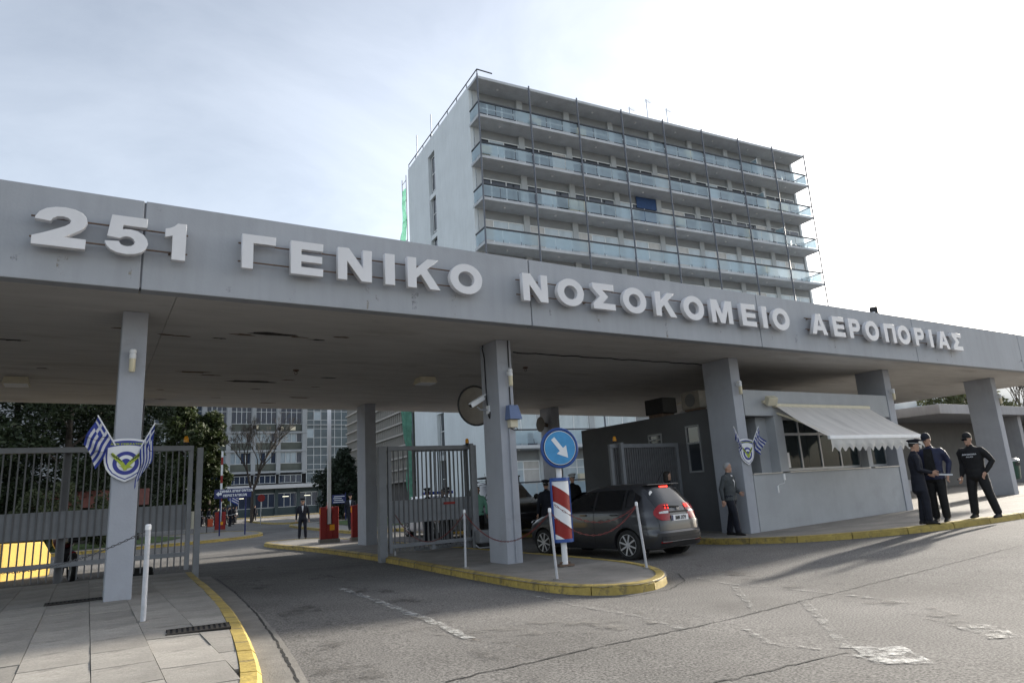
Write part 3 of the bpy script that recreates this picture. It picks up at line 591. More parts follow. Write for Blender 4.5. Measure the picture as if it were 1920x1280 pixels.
# pieces on balconies
MB().bb(0, 2.1, 0, .02, 0, 1.0).build('blue_blind', M('tarp_blue', (.04, .09, .22), .7, .15), tw, (3*BAYW+2.0, 1.60, 24.2)); MB().bb(0, 1.7, 0, .02, 0, .9).build('blue_blind', MATS['tarp_blue'], tw, (3*BAYW+1.0, .12, 22.3))
for x, z in ((4*BAYW+3.2, 28.75), (6*BAYW+.6, 22.2), (1*BAYW+3.6, 22.2), (6*BAYW+3.4, 25.46), (2*BAYW+.1, 22.2)):
    u = MB().bb(0, .75, 0, .3, 0, 1.5).build('air_conditioner', cream, tw, (x, .9, z), bevel=.02)
for x, z, a in ((6*BAYW+3.0, 28.8, .5), (6*BAYW+3.4, 25.5, .6), (7*BAYW+.8, 22.2, .4)):
    f = MB(); f.bb(0, .9, -.03, .03, 0, .06).bb(0, .9, -.03, .03, 2.0, 2.06).bb(0, .06, -.03, .03, 0, 2).bb(.84, .9, -.03, .03, 0, 2); f.bb(.06, .84, -.008, .008, .06, 2, 1)
    f.build('open_window_leaf', [frm, bglass], tw, (x, 1.6, z), -1.0-a)
# aerials on the roof, each a thing of its own
def aerial(px, hgt, label, yag=True):
    p0 = at_y(px, 200, 44); d = ray(px, 205); n = ey; c = ex*19.3+ey*41.3; tt = c.dot(n)/d.dot(n); p = Vector((0,0,CAMH))+d*tt
    t = thing('roof_aerial', label, 'aerial', (p.x, p.y, 31.7), .3, None)
    MB().tube([(0,0,0),(0,0,hgt)], .04, 6).build('mast', steel, t)
    if yag:
        y = MB(); y.tube([(-.1, 0, hgt-.15), (.9, 0, hgt-.05)], .02, 5)
        for i in range(6): y.tube([(i*.16, -.3+i*.02, hgt-.12+i*.016), (i*.16, .3-i*.02, hgt-.12+i*.016)], .012, 5)
        y.build('boom', steel, t)
aerial(1180, 1.6, 'short yagi aerial on the tower roof, leftmost of three'); aerial(1213, 2.8, 'tall thin aerial on the tower roof, middle of three', True); aerial(1249, 2.4, 'tall thin aerial on the tower roof, rightmost of three', True)
def mast(y, label):
    p = ex*19.6+ey*(40.2+y); t = thing('roof_aerial', label, 'aerial', (p.x, p.y, 31.7)); MB().tube([(0,0,0),(0,0,2.9)], .05, 6).build('mast', steel, t); MB().bb(-.06, .06, -.06, .06, 0, .2).build('foot', steel, t)
mast(10.4, 'thin mast on the tower roof above the stair windows'); mast(14.2, 'thin mast on the tower roof near its back left corner')
# scaffold netting at the back corner
net = M('green_netting', (.12, .30, .23), .8, .25, 2, trans=.5)
t = thing('scaffold_netting', 'green debris netting hanging on a thin scaffold at the tower back corner', 'netting', ex*19.2+ey*(40.2+16.4), BY)
vs = []; fs = []; nh = 40
for i in range(nh+1):
    z = .2+30*i/nh; bulge = .75*math.sin(math.pi*min(1, (z/30)))*(.75+.25*math.sin(z*.9))
    for j in range(7):
        vs.append((-.05-bulge*(j/6)*(1.1 if z < 26 else .4)+.08*math.sin(j*2+z*1.7), .1+j*.16+.1*math.sin(z*.8+j), z))
    if i:
        for j in range(6): fs.append(((i-1)*7+j, (i-1)*7+j+1, i*7+j+1, i*7+j))
MB().add(vs, fs).build('net', net, t, smooth=True)
sc = MB(); sc.tube([(0,0,0),(0,0,31.5)], .04, 6).tube([(0,1.2,0),(0,1.2,31.5)], .04, 6)
for i in range(16): sc.tube([(0,0,1+i*2),(0,1.2,1+i*2)], .03, 6)
sc.build('scaffold_pole', rodm, t)
# rear wing with sun-breaker grid
wg = thing('rear_wing', 'concrete wing with a dense sun-breaker grid behind the tower', 'building', ex*19.35+ey*(40.2+17.6), BY)
brm = M('breaker_concrete', (.36, .34, .31), .9, .12, 1); brd = M('breaker_back', (.10, .095, .09), .9, .2, 1)
MB().bb(.5, 12, 0, 24, 0, 14.8).build('wall', brd, wg)
sm_ = MB().bb(0, .6, 0, 24, 0, .16).mesh('sun_breaker', brm); fm_ = MB().bb(.05, .55, 0, .1, 0, 11.7).mesh('fin', brm)
for i in range(12): link('sun_breaker', sm_, wg, (-.05, 0, 3.0+i*1.06))
for i in range(38): link('fin', fm_, wg, (0, .2+i*.63, 3.0))

# ------------------------------------------------------------------ clinic building at the back
YC = 121.0; kz = 1.21
cb = thing('clinic_building', 'long grey clinic block with strip windows and glazed stair tower', 'building', (0, YC, 0))
cpil = M('clinic_pillar', (.24, .26, .28), .85, .1, .6); cspan = M('clinic_spandrel', (.075, .085, .075), .8, .15, .8); cteal = M('clinic_teal', (.028, .046, .052), .7, .12, 1)
cmull = M('clinic_mullion', (.40, .43, .45), .6, .05); cpane = M('clinic_pane', (.02, .032, .06), .06, .35, .25, spec=.45); cpane2 = M('clinic_pane_blind', (.26, .32, .37), .1, .25, .3, spec=.5); cglass = M('stair_glass', (.045, .07, .09), .05, .5, .3, spec=.5)
PX = [at_y(x, 850, YC).x for x in (235, 282, 332, 380, 427, 474, 521, 569)]
def cz(y, px=475): return at_y(px, y, YC).z
rows = [(768, 795, 809), (812, 830, 844), (848, 870, 884)]       # window top, window bottom, spandrel bottom
for i, x in enumerate(PX): MB().bb(x-.35, x+.35, -.5, .2, cz(888)-.2, 19).build('pillar', cpil, cb)
MB().bb(PX[0]-30, PX[-1], .2, 14, cz(890), 19.2).build('core', darkm, cb); MB().bb(PX[0]-30, PX[-1]+.35, -.6, .3, 18.9, 19.6).build('roof_edge', cpil, cb)
MB().bb(PX[0]-30, PX[0]-.4, -.2, .19, cz(890), 18.9).build('side_wall', cpil, cb)
for r, (yt, yb, ys) in enumerate(rows):
    zt, zb, zs = (cz(765)+1.6 if r == 0 else cz(yt)), cz(yb), cz(ys)
    MB().bb(PX[0], PX[-1]+.35, -.62, .2, zs-.32, zs).build('floor_edge', cpil, cb)
    for i, (a, b) in enumerate(zip(PX[:-1], PX[1:])):
        a, b = a+.36, b-.36
        MB().bb(a, b, -.1, .18, zs+.01, zb).build('spandrel', cspan, cb)
        f = MB(); n = 4
        for k in range(n+1): x = a+(b-a)*k/n; f.bb(x-.05, x+.05, -.16, .1, zb, zt)
        f.bb(a, b, -.18, .1, zb, zb+.09); f.bb(a, b, -.18, .1, zt-.09, zt)
        if r == 0: f.bb(a, b, -.18, .1, zb+(zt-zb)*.47, zb+(zt-zb)*.47+.09)
        w_ = f.build('window', cmull, cb)
        pmz = MB().bb(0, (b-a)/n-.1, -.03, 0, .09, zt-zb-.09)
        for k in range(n):
            mi = cpane if r == 0 else (cpane2 if random.random() < .78 else cpane)
            link('pane', pmz.mesh('pane', mi), w_, (a+(b-a)*k/n+.05, .02, zb))
for x, y in ((478, 801), (525, 804), (548, 803)):
    p = at_y(x, y, YC); MB().bb(-.45, .45, -.5, -.12, -.35, .35).build('air_conditioner', cream, cb, (p.x, 0, p.z), bevel=.03)
zg = cz(909)
MB().bb(PX[0]-30, at_y(660, 905, YC).x, .25, 12, 0, cz(890)-.01).build('lower_core', darkm, cb)
for i in range(7):
    a = PX[i]+.3; b = PX[i+1]-.3; z0, z1 = zg+.2, cz(892); f = MB().bb(a-.05, b+.05, .07, .21, z1-.05, z1+.03).bb(a-.05, b+.05, .07, .21, z0-.03, z0+.05)
    for k in range(5): x = a+(b-a)*k/4; f.bb(x-.04, x+.04, .08, .2, z0, z1)
    w_ = f.build('window', cmull, cb); MB().bb(a, b, .2, .235, z0, z1).build('pane', cpane, w_)
# entrance slab and ground floor
xl, xr = at_y(415, 912, YC-6).x, at_y(640, 910, YC-6).x
zc0 = at_y(520, 914, YC-6).z
MB().bb(xl-14, xr, -6.5, .2, zc0-.1, zc0+.5).build('entrance_slab', M('slab_paint', (.40, .42, .45), .7, .06, 1), cb, bevel=.03)
nb = 8
for i in range(nb):
    a = xl-9+(xr-xl+9)*i/nb; b = xl-9+(xr-xl+9)*(i+1)/nb
    MB().bb(a-.25, a+.25, -5.4, -5.0, 0, zc0-.11).build('post', cteal, cb)
    MB().bb(a+.26, b-.26, -5.1, -5.0, 0, 1.35).build('low_wall', cteal, cb)
    f = MB()
    for k in range(4): x = a+.26+(b-a-.52)*k/3; f.bb(x-.04, x+.04, -5.12, -5.0, 1.36, 3.6)
    f.bb(a+.26, b-.26, -5.12, -5.0, 3.55, 3.65); f.bb(a+.26, b-.26, -5.13, -4.98, 1.36, 1.44)
    w_ = f.build('window', cmull, cb); MB().bb(a+.3, b-.3, -5.07, -5.05, 1.45, 3.55).build('pane', cpane, w_)
    MB().bb(a+.26, b-.26, -5.1, -5.0, 3.66, zc0-.11).build('upper_panel', cteal, cb)
    if i in (3, 5, 6): MB().bb(a+1.0, b-1.5, -5.16, -5.14, 3.0, 3.1).build('lit_tube', M_emit('lit_tube', (1, .95, .75), .5), cb)
# glazed stair tower
xa, xb = at_y(574, 840, YC).x, at_y(664, 840, YC).x
st = MB(); ng = 7
MB().bb(xa, xb, .3, 10, zg, 20).build('stair_core', M('stair_core', (.08, .10, .11), .8, .4, .3), cb)
for k in range(ng+1): x = xa+(xb-xa)*k/ng; st.bb(x-.045, x+.045, -.35, -.22, zg, 20)
zz = zg
while zz < 20: st.bb(xa, xb, -.36, -.2, zz, zz+.08); zz += 1.55
stw = st.build('stair_mullions', cmull, cb)
for k in range(ng):
    zz = zg; j = 0
    while zz < 18.4:
        m_ = cpane2 if random.random() < (.07 if j % 2 else .03) else cglass
        MB().bb(0, (xb-xa)/ng-.1, 0, .02, 0, 1.44).build('pane', m_, stw, (xa+(xb-xa)*k/ng+.05, -.3, zz+.09)); zz += 1.55; j += 1
for j in range(4): MB().bb(xa, xb, -.6, -.4, cz(796)-.1-j*3.95*.99, cz(796)-j*3.95*.99).build('stair_landing', cmull, cb)

# ------------------------------------------------------------------ sliding gates
def gate(label, x0, x1, y, zb, zt, sp, band, rail, posts, barw=.027, barm=gated, dense=False):
    t = thing('sliding_gate', label, 'gate', (x0, y, 0)); W = x1-x0
    f = MB(); f.bb(0, W, -.05, .05, zt-.11, zt); f.bb(0, W, -.04, .04, rail-.045, rail+.045); f.bb(0, .09, -.045, .045, zb+.02, zt-.112); f.bb(W-.09, W, -.045, .045, zb+.02, zt-.112)
    f.build('frame', gatem, t, bevel=.006)
    me = MB().bb(-barw/2, barw/2, -.011, .011, zb+.04, zt-.112).mesh('bar', barm); n = int((W-.2)/sp)
    for i in range(n): link('bar', me, t, (.1+(i+.5)*(W-.2)/n, .0, 0))
    if band: MB().bb(.095, W-.095, .016, .03, band[0], band[1]).build('sheet_panel', gatem, t); MB().bb(.095, W-.095, .012, .034, band[1]+.001, band[1]+.03).build('panel_edge', gatem, t)
    for px in posts:
        MB().bb(px-.05, px+.05, -.22, -.12, zb-.3, zt+.03).bb(px-.05, px+.05, .12, .22, zb-.3, zt+.03).bb(px-.05, px+.05, -.119, .119, zt+.005, zt+.03).build('guide_post', gatem, t, bevel=.006)
    MB().bb(W*.45, W*.45+.09, -.06, .06, zb, rail-.05).bb(.0, .1, -.05, .05, zb, zb+.019).build('foot', gatem, t)
    return t, W
def beacon(x, y, z, label):
    t = thing('warning_beacon', label, 'beacon', (x, y, z)); MB().lathe([(.05, 0), (.05, .04)], n=12).build('base', black, t); MB().lathe([(.05, .041), (.052, .08), (.045, .14), (.025, .17)], n=14).build('lens', amber, t, smooth=True)
gl, W = gate('grey barred sliding gate behind the left column', -7.5, 1.88, 16.35, .3, 2.91, .122, (1.14, 1.63), .64, [1.4])
MB().bb(9.52-.07, 9.52+.05, -.1, .02, -.1, 2.86).build('end_post', gatem, gl, bevel=.008)
for x in (4.3, 7.0): MB().bb(x, x+.13, .2, .33, -.1, 2.9).build('rear_post', gated, gl)
beacon(1.72, 16.3, 2.94, 'amber beacon on the left gate')
gm, W = gate('grey barred sliding gate standing open beside the middle column', 6.45, 9.02, 16.6, .2, 2.84, .125, (.9, 1.44), .36, [2.35], .026)
for i in range(14): MB().bb(-.013, .013, .5, .53, .24, 2.72).build('bar', gated, gm, (.95+i*.12, 0, 0))
MB().bb(-.26, -.06, -.09, .1, -.15, 2.84).build('gate_post', gatem, gm, bevel=.01); MB().bb(.9, 2.6, .48, .56, 2.73, 2.8).build('rear_rail', gatem, gm); MB().bb(.9, 2.6, .48, .56, .16, .24).build('rear_rail', gatem, gm)
MB().bb(1.55, 1.88, -.02, .005, 1.3, 1.36).build('red_sticker', red, gm)
beacon(8.75, 16.55, 2.85, 'amber beacon on the open middle gate')
t = thing('gate_motor', 'grey gate motor box at the foot of the middle gate', 'gate motor', (9.0, 16.2, KH))
MB().bb(-.25, .2, -.15, .15, .12, .45).build('housing', gatem, t, bevel=.04); MB().bb(-.22, .17, -.13, .13, 0, .119).build('plinth', black, t); MB().tube([(-.4,-.17,.1),(-.32,-.2,.02),(.2,-.2,.02),(.33,-.18,.12),(.33,-.17,.9)], .018, 6).build('guard_rail', steel, t)
gg, W = gate('dark grey sliding gate parked against the booth wall', 12.12, 14.72, 14.6, .2, 2.64, .085, None, .36, [.3], .05, gated)
MB().bb(.1, 2.5, .02, .035, .4, 2.5).build('sheet_panel', gated, gg)
beacon(12.3, 14.55, 2.68, 'amber beacon on the gate beside the booth wall')

# ------------------------------------------------------------------ barriers
def barrier(label, px, rz, sc=1.0, boomh=5.2, g='red boom barriers', boomred=False):
    p = G(*px, KH); t = thing('boom_barrier', label, 'barrier', p, rz, g)
    MB().bb(-.36, .36, -.2, .2, -.1, .12).build('plinth', conc, t, bevel=.01)
    MB().bb(-.32, -.1, -.15, .15, .122, 1.25).bb(.1, .32, -.15, .15, .122, 1.25).bb(-.099, .099, -.15, .15, .122, .62).bb(-.099, .099, .08, .15, .621, 1.25).build('housing', red, t, bevel=.012)
    MB().bb(.0, .17, -.158, -.152, .42, .62).build('label_plate', amber, t); MB().bb(-.33, -.322, -.1, .1, 1.0, 1.2).bb(.322, .33, -.1, .1, 1.0, 1.2).build('reflector', amber, t)
    b = MB(); b.bb(-.065, .065, -.06, .04, .64, boomh); bo = b.build('boom', white, t)
    if boomred:
        for k in range(3): MB().bb(-.068, .068, -.064, .044, 1.9+k*1.2, 2.4+k*1.2).build('red_band', red, bo)
    MB().lathe([(.05, 1.251), (.05, 1.29), (.02, 1.32)], (-.05, .11, 0), 10).build('lamp', red, t)
barrier('red boom barrier with raised white boom at the island end', (617, 1016), R_(-8)); barrier('red boom barrier mostly hidden behind the rear column', (676, 1012), R_(-8)); barrier('far red boom barrier with striped boom behind the direction sign', (412, 996), R_(-5), boomred=True)

# ------------------------------------------------------------------ signs
def arrow_poly(L_, w_, hl, hw): return [(0, -w_/2), (L_-hl, -w_/2), (L_-hl, -hw/2), (L_, 0), (L_-hl, hw/2), (L_-hl, w_/2), (0, w_/2)]
p1, p2 = G(411, 1004, KH), G(459, 1001, KH); mid = (p1+p2)/2; rz = math.atan2((p2-p1).y, (p2-p1).x); hw = (p2-p1).length/2
t = thing('direction_sign', 'blue direction sign with white arrow and Greek text for emergencies', 'sign', mid, rz)
for s in (-1, 1): MB().tube([(s*hw, 0, -.1), (s*hw, 0, 2.4)], .04, 8).build('post', blue, t)
MB().bb(-1.0, 1.0, -.075, -.045, 1.98, 2.48).build('panel', blue, t, bevel=.01)
MB().prism([(-.9+x, 2.23+z) for x, z in [(0,0),(.14,.13),(.14,.06),(.3,.06),(.3,-.06),(.14,-.06),(.14,-.13)]], -.082, -.077).build('arrow', white, t)
link('lettering', text_mesh('ΤΜΗΜΑ ΕΠΕΙΓΟΝΤΩΝ', .13, .004, white, .78), t, (.18, -.08, 2.29)); link('lettering', text_mesh('ΠΕΡΙΣΤΑΤΙΚΩΝ', .13, .004, white, .78), t, (.12, -.08, 2.06))
p = G(640, 978); t = thing('information_sign', 'small blue information sign behind the raised white boom', 'sign', p, rz)
MB().tube([(.35, 0, -.1), (.35, 0, 2.3)], .04, 8).build('post', blue, t); MB().bb(-.72, .38, -.07, -.04, 1.45, 2.15).build('panel', blue, t)
for k in range(4): MB().bb(-.62+.06*(k % 2), .28-.12*(k % 3), -.076, -.072, 1.54+k*.15, 1.59+k*.15).build('text_line', white, t)
# keep-right sign with striped bollard
p = G(1060, 1060, KH); t = thing('keep_right_sign', 'round blue arrow sign above a red and white striped bollard on the island', 'road sign', p, R_(-14))
MB().tube([(0, 0, -.05), (0, 0, 2.15)], .055, 14).build('post', white, t, smooth=True); MB().bb(-.14, .14, -.11, .11, 0, .03).build('foot_plate', rust, t); MB().tube([(-.1,0,.06),(.1,0,.06)], .02, 6).build('foot_clamp', rust, t)
sblue = M('sign_light_blue', (.05, .26, .52), .35, .12, 6); rimb = M('sign_rim', (.03, .08, .28), .45, .1)
MB().lathe([(.368, -.09), (.38, -.11), (.38, -.15), (.36, -.165), (.343, -.15)], (0, 0, 2.14), 40, axis='y').build('rim', rimb, t, smooth=True)
MB().lathe([(.33, -.152), (.33, -.158)], (0, 0, 2.14), 40, axis='y').build('black_ring', black, t); MB().lathe([(.318, -.159), (.318, -.162)], (0, 0, 2.14), 40, axis='y').build('white_ring', white, t); MB().lathe([(.308, -.163), (.308, -.166)], (0, 0, 2.14), 40, axis='y').build('face', sblue, t)
a = R_(-52); pol = [(-.225*math.cos(a)+x*math.cos(a)-z*math.sin(a), 2.14-.225*math.sin(a)+x*math.sin(a)+z*math.cos(a)) for x, z in arrow_poly(.465, .085, .2, .25)]
MB().prism(pol, -.171, -.168).build('arrow', white, t)
bol = thing('striped_bollard', 'red and white striped bollard sleeve below the round arrow sign', 'bollard', p, R_(-14)); bol.scale = (.82, .82, 1)
def halfdrum(mb, z0f, z1f, r, mi, n=20):
    rings = []
    for i in range(n+1):
        a = math.pi+math.pi*i/n; x, y = r*math.cos(a), r*math.sin(a)*.75-.02; rings.append((x, y))
    vs = [(x, y, z0f(x)) for x, y in rings]+[(x, y, z1f(x)) for x, y in rings]
    mb.add(vs, [(i, i+1, n+2+i, n+1+i) for i in range(n)], mi)
dr = MB(); zb, ztp = .48, 1.52
edges = [-.3, -.02, .27, .57, .87, 1.3]; sl = -.55
for i in range(5):
    lo = lambda x, e=edges[i]: min(ztp, max(zb, zb+e+sl*x)); hi = lambda x, e=edges[i+1]: min(ztp, max(zb, zb+e+sl*x))
    halfdrum(dr, lo, hi, .205, 1 if i in (1, 3) else 0)
dr.build('striped_sleeve', [white, red], bol, smooth=True)
for z in (.42, 1.53): 
    rb = [(.215*math.cos(math.pi+math.pi*i/20), .215*math.sin(math.pi+math.pi*i/20)*.75-.02) for i in range(21)]
    MB().add([(x, y, z) for x, y in rb]+[(x, y, z+.06) for x, y in rb], [tuple(range(21)), tuple(range(41, 20, -1))]+[(i, i+1, i+22, i+21) for i in range(20)]+[(20, 0, 21, 41)]).build('cap', rimb, bol)
MB().bb(-.235, -.207, -.05, .02, .42, 1.59).bb(.207, .235, -.05, .02, .42, 1.59).build('side_strip', rimb, bol)

# ------------------------------------------------------------------ chain posts and chains
tops = []; postm = M('post_paint', (.46, .47, .50), .6, .14, 9, tint=(.28, .27, .26), tintamt=.5)
for (px, tp), nm, lean in (((268, 1165), 993), 'thick white post on the left pavement', 0), (((741, 1041), 948), 'thin white chain post in front of the middle gate', 0), (((873, 1063), 950), 'white chain post leaning beside the middle column', .03), (((1045, 1085), 967), 'leaning white chain post in front of the striped bollard', -.09), (((1213, 1064), 940), 'leaning white chain post at the island nose behind the car', -.17):
    p = G(*px, KH); t = thing('chain_post', nm, 'post', p, 0, 'white chain posts'); hh = 1.06; r = .030 if 'thick' in nm else .022
    tp_ = (lean*.9, lean*.35, hh); MB().tube([(0, 0, -.03), tp_], r, 10).build('shaft', postm, t, smooth=True); MB().lathe([(.07, -.02), (.07, .008)], n=12).build('base_plate', conc, t)
    MB().lathe([(r*1.15, hh-.03), (r*1.15, hh+.02), (r*.7, hh+.035)], (tp_[0], tp_[1], 0), 10).build('cap', white, t, smooth=True)
    tops.append(p+Vector((tp_[0], tp_[1], hh-.03)))
redc = M('chain_red', (.15, .026, .024), .5, .1); chd = M('chain_grey', (.10, .10, .105), .5, .2)
def chain(a, b, sag, m, label):
    n = max(10, int((b-a).length/.06)); mb = MB()
    P = [a.lerp(b, i/n)-Vector((0, 0, sag*4*(i/n)*(1-i/n))) for i in range(n+1)]
    for i in range(n):
        c = (P[i]+P[i+1])/2; d = (P[i+1]-P[i]).normalized(); sd = d.cross(Vector((0,0,1))).normalized(); up = sd.cross(d); u = sd if i % 2 else up; l_ = (P[i+1]-P[i]).length*.62
        loop = [c+d*l_*math.cos(2*math.pi*k/8)+u*.011*math.sin(2*math.pi*k/8) for k in range(9)]
        mb.tube(loop, .0045, 5, cap=False)
    tag(mb.build('chain', m), label, 'chain')
chain(tops[1], tops[2], .62, redc, 'red chain sagging in front of the middle gate'); chain(tops[2], tops[3], .5, redc, 'red chain sagging past the middle column'); chain(tops[3], tops[4], .42, redc, 'lower red chain sagging in front of the car'); chain(tops[3]+Vector((.35,.35,.1)), tops[4], .28, redc, 'upper red chain behind the striped bollard')
chain(tops[0], Vector((-1.4, 12.6, .86)), .18, chd, 'dark chain running left from the thick white post')

# ------------------------------------------------------------------ emblems and flags
fblue = M('flag_blue', (.035, .055, .28), .8, .1, 8, trans=.3); fwhite = M('flag_white', (.62, .63, .68), .8, .06, 8, trans=.3); eblue = M('emblem_blue', (.03, .04, .25), .45, .06); eag = M('eagle_green', (.34, .42, .04), .5, .2, 30); eagd = M('eagle_dark', (.05, .07, .02), .6, .2)
def shield_poly(w_, h):
    top = [(-w_/2+w_*i/12, h*.43+.07*h*(1-(2*i/12-1)**2)) for i in range(13)]
    r = [(w_/2, h*.1), (w_*.485, -h*.05), (w_*.43, -h*.2), (w_*.33, -h*.33), (w_*.17, -h*.43), (0, -h*.5)]
    return top+r+[(-x, z) for x, z in r[-2::-1]]
def emblem(label, loc, w_, h):
    t = thing('shield_emblem', label, 'emblem', loc, 0, 'shield emblems on the columns')
    MB().prism(shield_poly(w_, h), -.05, -.02).build('plate', white, t, bevel=.006)
    MB().prism(shield_poly(w_*.90, h*.90), -.054, -.051).build('blue_border', eblue, t); MB().prism([(x, z-.01*h) for x, z in shield_poly(w_*.83, h*.83)], -.058, -.055).build('field', white, t)
    band = [(-w_*.41+w_*.82*i/10, h*.355+.055*h*(1-(2*i/10-1)**2)) for i in range(11)]; MB().prism(band+[(x, z-.07*h) for x, z in band[::-1]], -.062, -.0585).build('motto_band', eblue, t)
    link('motto', text_mesh('ΑΙΕΝ ΥΨΙΚΡΑΤΕΙΝ', h*.045, .002, eag, 1.0), t, (0, -.065, h*.345))
    c = (0, 0, -.07*h)
    for r, m, k in ((.30, eblue, 0), (.205, white, 1), (.115, eblue, 2)): MB().lathe([(r*w_*.98, -.0595-k*.003), (r*w_*.98, -.062-k*.003)], c, 36, axis='y').build('roundel_ring', m, t)
    def wing(s):
        q = [(0.0, -.15), (.03, -.08), (.10, .01), (.19, .10), (.27, .18), (.30, .155), (.285, .10), (.24, .04), (.17, -.04), (.11, -.11), (.05, -.165)]
        return [(s*x*w_*1.12, z*h*.95) for x, z in q]
    for s in (-1, 1):
        o = MB().prism(wing(s), -.073, -.069).build('wing', eag, t)
        for k in range(4): a_ = .08+k*.055; MB().prism([(s*(a_)*w_, (a_*.62-.09)*h), (s*(a_+.012)*w_, (a_*.62-.1)*h), (s*(a_+.10)*w_, (a_*.62-.005)*h), (s*(a_+.09)*w_, (a_*.62+.01)*h)], -.0755, -.0735).build('feather', eagd, o)
    MB().prism([(x*w_, z*h) for x, z in [(-.16,-.135),(-.1,-.15),(-.06,-.2),(-.04,-.235),(.02,-.235),(.04,-.2),(.1,-.18),(.17,-.17),(.12,-.145),(.07,-.12),(.02,-.11),(-.05,-.125)]], -.078, -.0735).build('eagle_body', eag, t)
    return t
emblem('large white and blue shield emblem with green eagle on the left column', (.44, 12.05, 2.33), .60, .66); emblem('small white and blue shield emblem with green eagle on the booth column', (14.6, 12.05, 2.18), .56, .68)
def flag(label, base, tip, fly, drop, ph, rows=18, cols=27):
    t = thing('greek_flag', label, 'flag', base, 0, 'flags on the emblems'); B = Vector((0,0,0)); T = Vector(tip)
    MB().tube([B-T*.12, T*1.06], .011, 8).build('pole', white, t)
    mb = MB(); vs = []
    for j in range(cols+1):
        v = j/cols
        for i in range(rows+1):
            u = i/rows; hp = T*(1.02-u*.95)                      # hoist runs from the tip downwards
            f = Vector(fly)*v + Vector(drop)*v*v
            f += Vector((.018*math.sin(v*7+ph+u*3), .05*math.sin(v*8+ph)+.03*math.sin(u*5+v*4), .012*math.sin(v*6+u*4)))*v*1.3
            vs.append(hp+f)
    fs = []; ms = []
    for j in range(cols):
        for i in range(rows):
            s = i*9//rows; inc = s < 5 and j < cols*10//27
            if inc: cs, cj = s, j*5//(cols*10//27); blue_ = not (cs == 2 or cj == 2)
            else: blue_ = s % 2 == 0
            k = j*(rows+1)+i; mb.add([vs[k], vs[k+1], vs[k+rows+2], vs[k+rows+1]], [(0,1,2,3)], 0 if blue_ else 1)
    me = mb.mesh('cloth', [fblue, fwhite]); bm = bmesh.new(); bm.from_mesh(me); bmesh.ops.remove_doubles(bm, verts=bm.verts, dist=1e-5); bm.to_mesh(me); bm.free(); me.polygons.foreach_set('use_smooth', [True]*len(me.polygons)); link('cloth', me, t)
flag('striped blue and white flag at the left of the large emblem', (.26, 11.98, 2.60), (-.22, -.06, .38), (-.16, -.04, -.36), (-.02, -.06, -.06), .3)
flag('striped blue and white flag hanging at the right of the large emblem', (.60, 11.96, 2.46), (.19, -.09, .40), (.03, -.05, -.52), (-.06, .02, -.08), 2.1)
flag('striped blue and white flag at the left of the small emblem', (14.36, 11.98, 2.45), (-.25, -.06, .36), (.02, -.03, -.34), (-.03, -.03, -.05), 1.0)
flag('striped blue and white flag at the right of the small emblem', (14.86, 11.98, 2.45), (.20, -.06, .36), (.02, -.03, -.34), (.05, -.03, -.05), 3.0)

# ------------------------------------------------------------------ guard booth
bt = thing('guard_booth', 'grey rendered guard booth with long window between two columns', 'booth', (0, 0, 0))
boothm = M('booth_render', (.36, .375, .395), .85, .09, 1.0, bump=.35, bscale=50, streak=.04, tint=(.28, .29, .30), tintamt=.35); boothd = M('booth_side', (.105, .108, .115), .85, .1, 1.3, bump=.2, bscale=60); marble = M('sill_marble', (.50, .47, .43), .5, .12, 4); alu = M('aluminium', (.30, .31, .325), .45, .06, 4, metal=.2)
YW = 12.075
MB().bb(14.81, 21.69, YW, YW+.25, -.1, 1.585).build('front_wall', boothm, bt, bevel=.008)
MB().bb(14.81, 21.69, YW-.005, YW+.28, 3.14, 3.84).build('parapet', boothm, bt, bevel=.012)
for a, b in ((15.97, 16.33), (20.13, 20.36)): MB().bb(a, b, YW+.004, YW+.5, 1.62, 3.138).build('pier', boothm, bt, bevel=.008)
for a, b in ((14.8, 15.985), (16.3, 20.14), (20.34, 21.7)): MB().bb(a, b, YW-.04, YW+.3, 1.588, 1.618).build('sill', marble, bt, bevel=.004)
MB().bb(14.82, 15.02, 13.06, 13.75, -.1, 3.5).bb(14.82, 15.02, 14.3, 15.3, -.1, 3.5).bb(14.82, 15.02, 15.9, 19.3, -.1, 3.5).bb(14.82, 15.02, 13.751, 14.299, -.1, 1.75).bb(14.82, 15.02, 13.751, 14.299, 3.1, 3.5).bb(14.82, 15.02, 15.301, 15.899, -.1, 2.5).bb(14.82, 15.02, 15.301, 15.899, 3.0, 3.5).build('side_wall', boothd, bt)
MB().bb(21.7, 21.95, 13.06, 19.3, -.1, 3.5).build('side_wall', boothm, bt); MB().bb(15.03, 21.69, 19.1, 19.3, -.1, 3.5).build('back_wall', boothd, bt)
MB().bb(14.9, 21.9, 12.36, 19.2, 3.3, 3.42).build('roof', conc, bt); MB().bb(15.03, 21.69, 12.36, 19.09, .18, .24).build('floor', conc, bt); MB().bb(15.03, 21.69, 15.2, 15.3, .24, 3.29).build('partition', M('partition_wall', (.12, .12, .12), .9, .1, 1), bt)
for y0, y1, z0, z1 in ((13.751, 14.299, 1.75, 3.1), (15.301, 15.899, 2.5, 3.0)):
    f = MB().bb(14.80, 14.9, y0, y0+.05, z0, z1).bb(14.8, 14.9, y1-.05, y1, z0, z1).bb(14.8, 14.9, y0+.05, y1-.05, z0, z0+.05).bb(14.8, 14.9, y0+.05, y1-.05, z1-.05, z1).bb(14.8, 14.9, y0+.05, y1-.05, (z0*.4+z1*.6), (z0*.4+z1*.6)+.05).build('window', alu, bt); MB().bb(14.84, 14.85, y0+.05, y1-.05, z0+.05, z1-.05).build('pane', pane_d, f)
gpane = M_glass('booth_glass', (.05, .055, .06), .35, .03)
